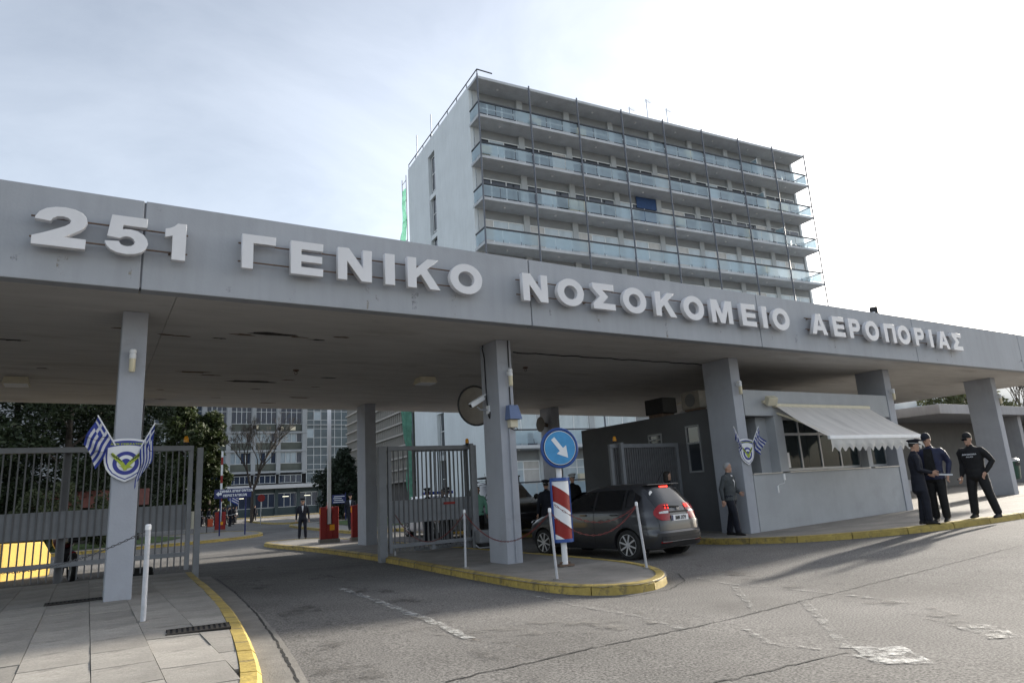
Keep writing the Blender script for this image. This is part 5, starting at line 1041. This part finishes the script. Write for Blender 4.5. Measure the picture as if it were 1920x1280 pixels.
def person(label, loc, rz, h=1.78, top=NAVY, leg=NAVY, shoe=BOOT, head='cap', hair=HAIRD, feet=((.1, 0), (-.1, 0)), arms=None, lean=(0, 0), hyaw=0, htilt=0, vox=.016, coat=False, bulk=1.0, group=None, shirt=None, smile=False, extras=None, toe=(0, 0), grip=(.5, .5)):
    s = h/1.78
    if arms is None: arms = (((.265, .02, 1.13), (.275, -.05, .87)), ((-.265, .02, 1.13), (-.275, -.05, .87)))
    mb = MB(); T = 0; LG = 1; SH = 2; SK = 3
    lx, ly = lean; hip = [Vector((.095, 0, .93)), Vector((-.095, 0, .93))]
    for i in (0, 1):
        f = Vector((feet[i][0], feet[i][1], .09)); k = (hip[i]+f)/2+Vector((0, -.035, .02)); b = bulk
        sect(mb, [(hip[i]+Vector((0, 0, .0)), .088*b, .10*b), (hip[i].lerp(k, .5), .090*b, .098*b), (k, .074*b, .080*b), (k.lerp(f, .35), .072*b, .078*b), (k.lerp(f, .8), .068*b, .072*b), (f+Vector((0, 0, .02)), .066*b, .070*b)], LG)
        a = toe[i]; tx, ty = math.sin(a), -math.cos(a)
        q = Vector((tx, ty, 0)); c = Vector((f.x, f.y, 0))
        rg = []
        for d, wx, hz in ((-.085, .028, .06), (-.06, .04, .10), (.0, .043, .115), (.07, .046, .085), (.13, .048, .06), (.175, .038, .048), (.195, .018, .03)):
            cc = c+q*d; sd = Vector((-q.y, q.x, 0)); rg.append([cc+sd*wx*math.cos(2*math.pi*m/10)+Vector((0, 0, hz/2+hz/2*math.sin(2*math.pi*m/10))) for m in range(10)])
        mb.rings(rg, True, SH)
    bz = lambda z: Vector((lx*(z-.95), ly*(z-.95), z)); w_ = bulk
    sect(mb, [(bz(.86), .186*w_, .142*w_), (bz(.93), .178*w_, .134*w_), (bz(1.02), .165*w_, .122*w_), (bz(1.12), .168*w_, .125*w_), (bz(1.26), .188*w_, .135*w_), (bz(1.36), .198*w_, .13*w_), (bz(1.43), .185*w_, .11*w_), (bz(1.475), .12*w_, .085), (bz(1.50), .07, .07)], LG if False else T, 18)
    if coat: sect(mb, [(bz(.70), .195*w_, .15*w_), (bz(.85), .185*w_, .14*w_), (bz(1.0), .172*w_, .13*w_)], T, 18)
    for i, (e, wr) in enumerate(arms):
        sg = 1 if i == 0 else -1; sh = bz(1.415)+Vector((sg*.19*w_, 0, 0)); e, wr = Vector(e), Vector(wr)
        sect(mb, [(bz(1.43)+Vector((sg*.10, 0, 0)), .06, .05), (sh+Vector((-sg*.03, 0, .005)), .07*w_, .062*w_), (sh+Vector((sg*.012, 0, -.05)), .068*w_, .066*w_), (sh.lerp(e, .5), .058*w_, .06*w_), (e, .05*w_, .052*w_), (e.lerp(wr, .5), .047*w_, .047*w_), (wr, .040, .040)], T, 12, (0, 1, 0))
    hc = bz(1.50)+Vector((0, -.012, 0))
    sect(mb, [(bz(1.46), .058, .06), (hc+Vector((0, -.005, .06)), .052, .055)], SK, 12)
    # head as its own stack of sections, turned by hyaw
    Hm = Matrix.Translation(hc+Vector((0, -.01, .03))) @ Matrix.Rotation(hyaw, 4, 'Z') @ Matrix.Rotation(htilt, 4, 'X')
    hb = MB(); rings = []
    for z, rx, ryf, ryb in ((.015, .03, .055, .01), (.03, .043, .075, .03), (.055, .055, .088, .05), (.085, .063, .092, .072), (.115, .068, .093, .088), (.145, .071, .093, .095), (.175, .071, .094, .097), (.205, .066, .088, .090), (.23, .053, .07, .072), (.248, .03, .04, .042)):
        rings.append([(rx*math.cos(2*math.pi*k/18), (ryf if math.sin(2*math.pi*k/18) < 0 else ryb)*math.sin(2*math.pi*k/18), z) for k in range(18)])
    hb.rings(rings, True, SK)
    hb.add(*[[(-.012, -.09, .135), (.012, -.09, .135), (.017, -.088, .092), (-.017, -.088, .092), (0, -.118, .098)], [(0,1,4), (1,2,4), (2,3,4), (3,0,4), (0,3,2,1)]], SK)
    for sg in (-1, 1): hb.ell((sg*.073, .012, .118), (.012, .02, .032), 8, 6, SK)
    hb.ell((0, -.086, .062), (.028, .012, .008), 8, 6, SK); hb.ell((0, -.08, .022), (.028, .02, .018), 8, 6, SK); hb.ell((0, -.083, .152), (.055, .014, .010), 10, 6, SK)
    mb.add([Hm @ Vector(v) for v in hb.v], hb.f, SK)
    key = None
    me = bpy.data.meshes.new('tmp'); me.from_pydata([Vector(v)*s for v in mb.v], [], mb.f); tags = [0]*len(mb.v)
    for f_, m_ in zip(mb.f, mb.m):
        for v in f_: tags[v] = m_
    # several samples per source face keep the regions apart
    kd = kdtree.KDTree(len(mb.v)+len(mb.f)); k = 0; kt = []
    for v, tg in zip(mb.v, tags): kd.insert(Vector(v)*s, k); kt.append(tg); k += 1
    for f_, m_ in zip(mb.f, mb.m):
        c = Vector((0,0,0))
        for v in f_: c += Vector(mb.v[v])
        kd.insert(c/len(f_)*s, k); kt.append(m_); k += 1
    kd.balance()
    o = link('tmp', me); bmx = bmesh.new(); bmx.from_mesh(me); bmesh.ops.recalc_face_normals(bmx, faces=bmx.faces); bmx.to_mesh(me); bmx.free()
    r = o.modifiers.new('r', 'REMESH'); r.mode = 'VOXEL'; r.voxel_size = vox; r.use_smooth_shade = True
    sm = o.modifiers.new('s', 'SMOOTH'); sm.iterations = 2; sm.factor = .4
    dg = bpy.context.evaluated_depsgraph_get(); dg.update(); out = bpy.data.meshes.new_from_object(o.evaluated_get(dg)); bpy.data.objects.remove(o)
    out.materials.clear()
    for m_ in (top, leg, shoe, SKIN): out.materials.append(m_)
    wz = .99*s if not coat else .7*s
    idx = []
    for pl_ in out.polygons:
        tg = kt[kd.find(pl_.center)[1]]
        if tg == 0 and pl_.center.z < .845*s and not coat: tg = 1
        idx.append(tg)
    out.polygons.foreach_set('material_index', idx)
    b = link('person', out, None, loc, rz); tag(b, label, 'person', group); b.rotation_euler = (0, 0, rz)
    # hands
    for i, (e, wr) in enumerate(arms):
        sg = 1 if i == 0 else -1; e, wr = Vector(e), Vector(wr); d = (wr-e).normalized(); hm = hand_mesh(sg, grip[i]).build('hand', SKIN, b, smooth=True)
        q = Vector((0, 0, -1)).rotation_difference(d); hm.matrix_local = Matrix.Translation((wr+d*.02)*s) @ q.to_matrix().to_4x4() @ Matrix.Rotation(sg*R_(80), 4, 'Z') @ Matrix.Scale(s, 4)
    # eyes, hair, headgear
    HM = Matrix.Scale(s, 4) @ Hm
    def hp(mbx, nm, m_, smooth=True): q = mbx.build(nm, m_, b, smooth=smooth); q.matrix_local = HM; return q
    if vox < .022:
        for sg in (-1, 1): hp(MB().ell((sg*.029, -.088, .125), (.011, .007, .005), 8, 6), 'eye', HAIRD)
        hp(MB().obox((-.045, -.093, .146), (-.015, -.096, .149), .008, .006).obox((.015, -.096, .149), (.045, -.093, .146), .008, .006), 'eyebrow', hair)
    hr = MB(); rg = []
    for z, rx, ryf, ryb in ((.10, .074, -.03, .098), (.14, .077, -.01, .103), (.17, .077, .045, .105), (.20, .073, .075, .098), (.23, .060, .075, .080), (.255, .03, .045, .045)):
        rg.append([(rx*math.cos(2*math.pi*k/20), (ryf if math.sin(2*math.pi*k/20) < 0 else ryb)*math.sin(2*math.pi*k/20)+(0 if math.sin(2*math.pi*k/20) > 0 or ryf > 0 else 0), z) for k in range(20)])
    if head == 'long': rg = [[(x*1.12, y*1.12+.01, z) for x, y, z in r_] for r_ in ([[(x*.9, max(y, -.02), z-.13) for x, y, z in rg[0]]]+rg)]
    hr.rings(rg, True); hp(hr, 'hair', hair)
    if head == 'cap':                          # baseball cap
        c = MB(); rg = [[(.082*q*math.cos(2*math.pi*k/20), (.105*q)*math.sin(2*math.pi*k/20), z) for k in range(20)] for z, q in ((.158, 1), (.19, 1.0), (.22, .93), (.25, .75), (.272, .45), (.28, .1))]
        c.rings(rg, True); c.add([(-.072, -.07, .165), (-.05, -.155, .150), (0, -.178, .148), (.05, -.155, .150), (.072, -.07, .165), (-.072, -.07, .172), (-.05, -.155, .157), (0, -.178, .155), (.05, -.155, .157), (.072, -.07, .172)], [(0,1,2,3,4), (9,8,7,6,5), (0,5,6,1), (1,6,7,2), (2,7,8,3), (3,8,9,4), (4,9,5,0)]); hp(c, 'cap', top if top is not BLUEJ else NAVY)
    elif head in ('peaked', 'white'):
        m_ = SHIRT if head == 'white' else NAVY
        c = MB(); c.rings([[(q*.105*math.cos(2*math.pi*k/24), q*.125*math.sin(2*math.pi*k/24), z+.018*(-math.sin(2*math.pi*k/24)) * (1 if z > .2 else 0)) for k in range(24)] for z, q in ((.170, .78), (.205, .78), (.235, 1.12), (.255, 1.15), (.268, .95), (.272, .2))], True); q_ = hp(c, 'peaked_cap', m_)
        v = MB(); v.add([(-.075, -.075, .175), (-.05, -.135, .158), (0, -.152, .152), (.05, -.135, .158), (.075, -.075, .175), (0, -.06, .18), (-.075, -.075, .181), (-.05, -.135, .164), (0, -.152, .158), (.05, -.135, .164), (.075, -.075, .181), (0, -.06, .186)], [(0,1,2,3,4,5), (11,10,9,8,7,6), (0,6,7,1), (1,7,8,2), (2,8,9,3), (3,9,10,4), (4,10,11,5), (5,11,6,0)]); hp(v, 'visor', BOOT)
        if head == 'peaked' and vox < .022: hp(MB().rings([[(.0855*math.cos(2*math.pi*k/24), .1*math.sin(2*math.pi*k/24), z) for k in range(24)] for z in (.176, .190)], False), 'cap_band', M('cap_braid', (.35, .35, .34), .5, .1))
    if extras: extras(b, s, HM, bz)
    if shirt:
        c = MB(); c.add([bz(1.475)+Vector((-.05, -.102, 0)), bz(1.475)+Vector((.05, -.102, 0)), bz(1.30)+Vector((.022, -.145*bulk, 0)), bz(1.16)+Vector((0, -.136*bulk, 0)), bz(1.30)+Vector((-.022, -.145*bulk, 0))], [(0,1,2,3,4)])
        q_ = MB(); q_.v = [tuple(Vector(v)*s) for v in c.v]; q_.f = c.f; q_.m = c.m; q_.build('shirt_front', shirt, b)
    return b
def face_to(dx, dy): return math.atan2(dx, -dy)
# the three men at the kerb, the man by the booth
RV = Vector((.846, -.53))                     # towards the right of the picture
TC = lambda p: (-p.x, -p.y)
def paper(b, s, HM, bz): MB().obox((-.02, -.30, 1.03), (.02, -.66, 1.0), .035, .035).build('rolled_paper', SHIRT, b)
pa = G(1737, 983, KH)
person('officer in dark navy uniform and peaked cap holding rolled white paper', pa, face_to(.62, -.78), 1.78, NAVY, NAVY, head='peaked', feet=((.07, .03), (-.07, -.06)), arms=(((.225, .02, 1.14), (.13, -.22, 1.05)), ((-.225, .0, 1.14), (-.11, -.25, 1.07))), coat=True, htilt=.12, extras=paper, grip=(1.0, 1.0), vox=.014)
pb = G(1768, 978, KH)
def vest(b, s, HM, bz):
    v = [Vector((-.075, -.128, 1.47)), Vector((.075, -.128, 1.47)), Vector((.085, -.172, 1.30)), Vector((.10, -.168, 1.0)), Vector((-.10, -.168, 1.0)), Vector((-.085, -.172, 1.30))]
    MB().add([x*s for x in v], [(0, 1, 2, 3, 4, 5)]).build('black_shirt_front', BLK, b); MB().lathe([(.186*s, 0), (.186*s, .05)], (0, 0, .96*s), 20, cap=False).build('belt', BOOT, b).scale = (1, .78, 1)
person('tall officer in open blue jacket, black shirt and dark cap', pb, face_to(-.97, -.22), 1.90, BLUEJ, BLK, head='cap', feet=((.10, -.02), (-.10, .03)), arms=(((.285, .10, 1.17), (.25, .02, .94)), ((-.285, .08, 1.17), (-.24, .0, .94))), bulk=1.12, htilt=.25, hyaw=-.25, extras=vest, vox=.014)
pc_ = G(1848, 970, KH)
def badge(b, s, HM, bz):
    for tx, sz, z in (('ΑΕΡΟΝΟΜΙΑ', .032, 1.315), ('POLICE', .026, 1.265)): o = link('jacket_lettering', text_mesh(tx, sz, .002, SHIRT, .9), b, (.02, (-.150-.008)*s*1.13, z*s)); 
    HMg = MB().obox((-.06, -.101, .128), (.06, -.101, .128), .016, .034).build('sunglasses', carglass, b); HMg.matrix_local = HM
    MB().bb(-.33*s, -.29*s, -.16*s, -.10*s, .80*s, .84*s).build('phone', chrome, b); MB().lathe([(.19*s, 0), (.19*s, .05)], (0, 0, .96*s), 20, cap=False).build('belt', BOOT, b).scale = (1, .78, 1)
person('officer in black jacket with white chest lettering, sunglasses and cap', pc_, face_to(-.99, .05), 1.82, BLK, BLK, head='cap', feet=((.26, .02), (-.17, -.03)), arms=(((.325, .07, 1.17), (.225, -.06, .95)), ((-.265, .03, 1.13), (-.255, -.10, .88))), bulk=1.16, lean=(-.05, 0), htilt=.10, hyaw=-.1, extras=badge, vox=.014)
pm_ = G(1378, 1003, KH)
person('grey-haired man in grey blazer and dark trousers by the booth column', pm_, face_to(.25, -.97), 1.79, GREYJ, NAVY, head='none', hair=HAIRG, feet=((.09, .17), (-.09, -.15)), arms=(((.27, -.02, 1.14), (.10, -.22, 1.03)), ((-.27, .08, 1.13), (-.28, .06, .87))), shirt=SHIRT, vox=.014, hyaw=.35, bulk=1.12)
# people inside the compound
def far(label, px, rz, top=NAVY, leg=NAVY, h=1.78, dz=0, **k): return person(label, G(*px, dz), rz, h, top, leg, vox=k.pop('vox', .024), **k)
far('guard in dark sweater and white collar standing on the compound road', (567, 1010), face_to(-.25, -.97), shirt=SHIRT, head='peaked', feet=((.14, 0), (-.14, 0)), vox=.02)
far('man in dark suit and white shirt standing left of the rear column', (657, 993), face_to(-.3, -.95), shirt=SHIRT, head='peaked', dz=KH, feet=((.05, .1), (-.05, -.1)))
far('lone guard in dark uniform standing far off before the clinic', (477, 977), face_to(-.1, -1), head='cap', feet=((.12, 0), (-.12, 0)))
person('officer in peaked cap seen from behind through the middle gate', (9.35, 20.6, gr(9.3, 20.6)), face_to(.5, .8), 1.78, NAVY, NAVY, vox=.02, head='peaked')
person('officer with bare head talking behind the middle gate', (10.1, 21.0, gr(10.1, 21)), face_to(-.75, -.5), 1.74, NAVY, BLK, vox=.02, head='none')
person('second officer in peaked cap behind the middle gate', (9.75, 20.0, gr(9.7, 20)), face_to(.6, .7), 1.76, BLK, BLK, vox=.02, head='peaked')
HIV = M('hivis', (.25, .55, .42), .7, .1)
person('person in pale green vest beside the black vehicle', (11.05, 20.3, gr(11, 20.3)), face_to(-.4, -.8), 1.76, HIV, BLK, vox=.024, head='none')
person('policeman in peaked cap behind the round arrow sign', (11.3, 16.6, gr(11.3, 16.6)), face_to(.3, .8), 1.78, NAVY, NAVY, vox=.02, head='peaked')
person('person in white cap standing beyond the car', (12.55, 17.0, KH), face_to(-.2, -.9), 1.80, BLK, BLK, vox=.02, head='white')
person('dark-haired woman whose head shows above the car roof', (13.2, 13.6, KH), face_to(.9, -.45), 1.68, BLK, BLK, vox=.018, head='long')
def crowd_pose(i): pass
proto = person('one of the uniformed people standing close together in formation beyond the direction sign', (0, 0, 0), 0, 1.78, NAVY, NAVY, vox=.035, head='peaked', group='uniformed formation'); MB().bb(-.19, .19, -.15, .15, .98, 1.03).build('white_belt', SHIRT, proto)
spots = []
for i in range(15):
    px = 376+4.6*i+random.uniform(-1, 1); spots.append((px, 986.5-(i % 3)*3.2+random.uniform(-.6, .6)))
for i, s_ in enumerate(spots):
    o = proto if i == 0 else copy_tree(proto); p = G(*s_); o.location = p; o.rotation_euler = (0, 0, face_to(.6, -.6)+random.uniform(-.2, .2)); k = random.uniform(.95, 1.04); o.scale = (k, k, k)
p = G(433, 986); t = thing('unit_flag', 'blue and white flag held above the uniformed formation', 'flag', (p.x, p.y, 0)); MB().tube([(0, 0, .9), (-.25, -.1, 3.4)], .03, 6).build('pole', white, t)
fl = MB()
for j in range(8):
    for i in range(9):
        f_ = lambda u, v: Vector((-.22+u*.9-.5*v*.3, -.1+.1*math.sin(u*6), 3.3-.95*v-.55*u)); fl.add([f_(j/8, i/9), f_((j+1)/8, i/9), f_((j+1)/8, (i+1)/9), f_(j/8, (i+1)/9)], [(0,1,2,3)], 0 if (i % 2 == 0 or j < 3) else 1)
fl.build('cloth', [fblue, fwhite], t)

# ------------------------------------------------------------------ trees
bark = M('bark', (.075, .062, .052), .9, .25, 6, bump=.5, bscale=20)
def leafmat(name, col, tr=.25): return M(name, col, .6, .35, 1.2, spec=.35, trans=tr)
def foliage(clumps, n, size, seed):
    r = random.Random(seed); vs = []; fs = []; tot = sum(c[1]**2 for c in clumps)
    for c, rad in clumps:
        for _ in range(int(n*rad*rad/tot)):
            d = Vector((r.gauss(0, 1), r.gauss(0, 1), r.gauss(0, 1))).normalized()*rad*(r.random()**.45); p = Vector(c)+Vector((d.x, d.y, d.z*.85))
            a = Vector((r.gauss(0, 1), r.gauss(0, 1), r.gauss(0, .7))).normalized(); b = a.cross(Vector((r.gauss(0, 1), r.gauss(0, 1), r.gauss(0, 1)))).normalized(); s = size*r.uniform(.6, 1.4); k = len(vs)
            vs += [p-a*s, p+b*s*.45, p+a*s, p-b*s*.45]; fs.append((k, k+1, k+2, k+3))
    return MB().add(vs, fs)
def tree(label, loc, h, rad, mat, n=9000, size=.16, seed=1, trunk=.22, low=.25, shape='round', cat='tree', name='leafy_tree', group=None):
    r = random.Random(seed); t = thing(name, label, cat, loc, r.uniform(0, 6), group); cl = []
    N = 34
    tb = MB(); tb.tube([(0, 0, -.1), (.05, .03, h*.3), (-.04, .05, h*.6), (.03, 0, h*.85)], [trunk, trunk*.75, trunk*.45, trunk*.15], 8); 
    for i in range(N):
        u = (i+.5)/N; z = h*(low+(1-low)*u); a = i*2.4+r.uniform(-.4, .4)
        if shape == 'cone': rr = rad*(1.05-u)*r.uniform(.45, 1)
        elif shape == 'column': rr = rad*.8*math.sin(math.pi*min(1, .2+.8*u))**.5*r.uniform(.3, 1)
        else: rr = rad*math.sin(math.pi*(.12+.83*u))**.7*r.uniform(.25, .95)
        c = Vector((rr*math.cos(a), rr*math.sin(a), z)); cl.append((c, rad*r.uniform(.24, .42))); 
        if i % 2 == 0: z0 = z*.72; tb.tube([(0, 0, z0), c*.55+Vector((0, 0, z*.42-c.z*.0)) if False else Vector((c.x*.5, c.y*.5, z0+(z-z0)*.5)), c], [trunk*.3, trunk*.18, trunk*.06], 5)
    tb.build('trunk', bark, t, smooth=True); foliage(cl, n, size, seed).build('crown', mat, t)
    return t
def bare_tree(label, loc, h, seed=3, trunk=.28, spread=.5, depth=6, name='bare_tree', group=None, minr=.012):
    r = random.Random(seed); t = thing(name, label, 'tree', loc, 0, group); mb = MB(); tr = MB()
    def grow(p, d, l_, rad, k, m):
        q = p+d*l_*.5+Vector((r.uniform(-.06, .06), r.uniform(-.06, .06), 0))*l_; e = p+d*l_; m.tube([p, q, e], [rad, rad*.85, rad*.68], 6 if k > 3 else 4, cap=False)
        if k == 0: return
        for _ in range(r.choice((2, 3, 3)) if k > 1 else 3):
            nd = (d+Vector((r.uniform(-1, 1), r.uniform(-1, 1), r.uniform(-.15, .55)))*spread).normalized(); grow(e, nd, l_*r.uniform(.62, .86), max(minr, rad*.62), k-1, mb)
    grow(Vector((0, 0, -.1)), Vector((0, 0, 1)), h*.26, trunk, depth, tr); tr.build('trunk', bark, t); mb.build('branches', bark, t); return t
pine = leafmat('pine_green', (.028, .042, .018), .15); magn = leafmat('magnolia_green', (.038, .052, .017), .2); conif = leafmat('conifer_green', (.022, .034, .02), .1); olive = leafmat('olive_green', (.10, .11, .05), .3); shrubm = leafmat('shrub_green', (.07, .085, .04), .3)
for i, (x, y, h, rad) in enumerate(((-7.5, 43, 13, 4.2), (-1.2, 47, 12.5, 4.0), (-4.2, 52, 14, 4.4), (2.0, 53, 12, 3.3), (-11, 50, 14, 4.5))):
    tree(('tall dark evergreen leaning over the lawn at the far left', 'dense dark evergreen left of the emblem column', 'dark evergreen behind the lawn between two others', 'dark evergreen behind the leafy magnolia', 'dark evergreen at the outermost left')[i], (x, y, .1), h, rad, pine, 24000, .13, 20+i, .3, .12, name='evergreen_tree', group='evergreens behind the left gate')
tree('broad glossy-leaved magnolia tree beside the direction sign', (8.0, 79, .1), 12.6, 3.2, magn, 12000, .24, 41, .3, .1, 'column'); tree('glossy-leaved magnolia tree right beside the first, next to the sign', (10.9, 80, .1), 11.4, 2.5, magn, 9000, .24, 44, .28, .08, 'column')
for i, (x, y) in enumerate(((-1.0, 37.5), (-2.2, 38.2), (.6, 39.0))): tree(('pale bushy shrub behind the left gate, nearest', 'pale bushy shrub behind the left gate, outer left', 'pale bushy shrub behind the left gate, beside the red roof')[i], (x, y, .1), 2.9-.3*i, 1.0, shrubm, 3500, .09, 60+i, .06, .1, cat='shrub', name='shrub', group='shrubs on the lawn')
bare_tree('large bare tree in front of the clinic windows', (14.8, 77.5, 0), 12.4, 5, .20, .5, 7, minr=.010)
tree('round dark conifer beside the rear column in front of the stair tower', (21.6, 69, .1), 5.6, 2.6, conif, 8000, .16, 71, .2, .05)
tree('dark conifer behind the middle gate against the rear wing', (19.2, 60, .1), 6.0, 1.5, conif, 5000, .16, 73, .2, .05)
tree('sunlit olive-green tree rising behind the low building', (57, 26.5, .2), 8.0, 2.6, olive, 6000, .16, 81, .2, .25); tree('small olive-green tree behind the low building roof, right of the last column', (64, 27, .2), 7.0, 2.2, olive, 5000, .15, 85, .2, .25)
bare_tree('bare tree behind the low building at the right edge', (66.5, 27, .2), 11.0, 9, .2, .5, 6, minr=.010); bare_tree('second bare tree at the extreme right edge', (69, 26.5, .2), 11, 12, .2, .5, 6, minr=.010)
# red-roofed shed behind the left gate
sh = thing('red_roof_shed', 'small shed with red tiled roof behind the left gate', 'shed', (1.3, 44.5, .1), R_(-4)); roofm = M('roof_tile', (.13, .045, .032), .8, .2, 5, bump=.4, bscale=20)
MB().bb(-3.5, 1.2, 0, 3, 0, 2.0).build('wall', M('shed_wall', (.05, .045, .04), .9, .2, 2), sh); MB().add([(-4, -.5, 1.95), (1.6, -.5, 1.95), (1.6, 1.5, 2.9), (-4, 1.5, 2.9), (1.6, 3.5, 1.95), (-4, 3.5, 1.95)], [(0,1,2,3), (3,2,4,5), (0,3,5), (1,4,2), (0,5,4,1)]).build('roof', roofm, sh)
# hill on the horizon at the right
hm = M('hill_hazed', (.20, .235, .26), .95, .12, .004); mb = MB(); vs = []; fs = []; nH = 60  # distance haze is mixed into the hill's blue-grey base colour
for i in range(nH+1):
    a = R_(58+40*i/nH); hh = 430+50*math.sin(i*.21+1)+18*math.sin(i*.63)+8*math.sin(i*1.7)
    for rr, zz in ((2600, -2), (3300, hh*.55), (3900, hh), (5200, hh*.4)): vs.append((rr*math.sin(a), rr*math.cos(a), zz))
    if i:
        for j in range(3): k = i*4+j; fs.append((k-4, k, k+1, k-3))
tag(mb.add(vs, fs).build('hill', hm, smooth=True), kind='structure')
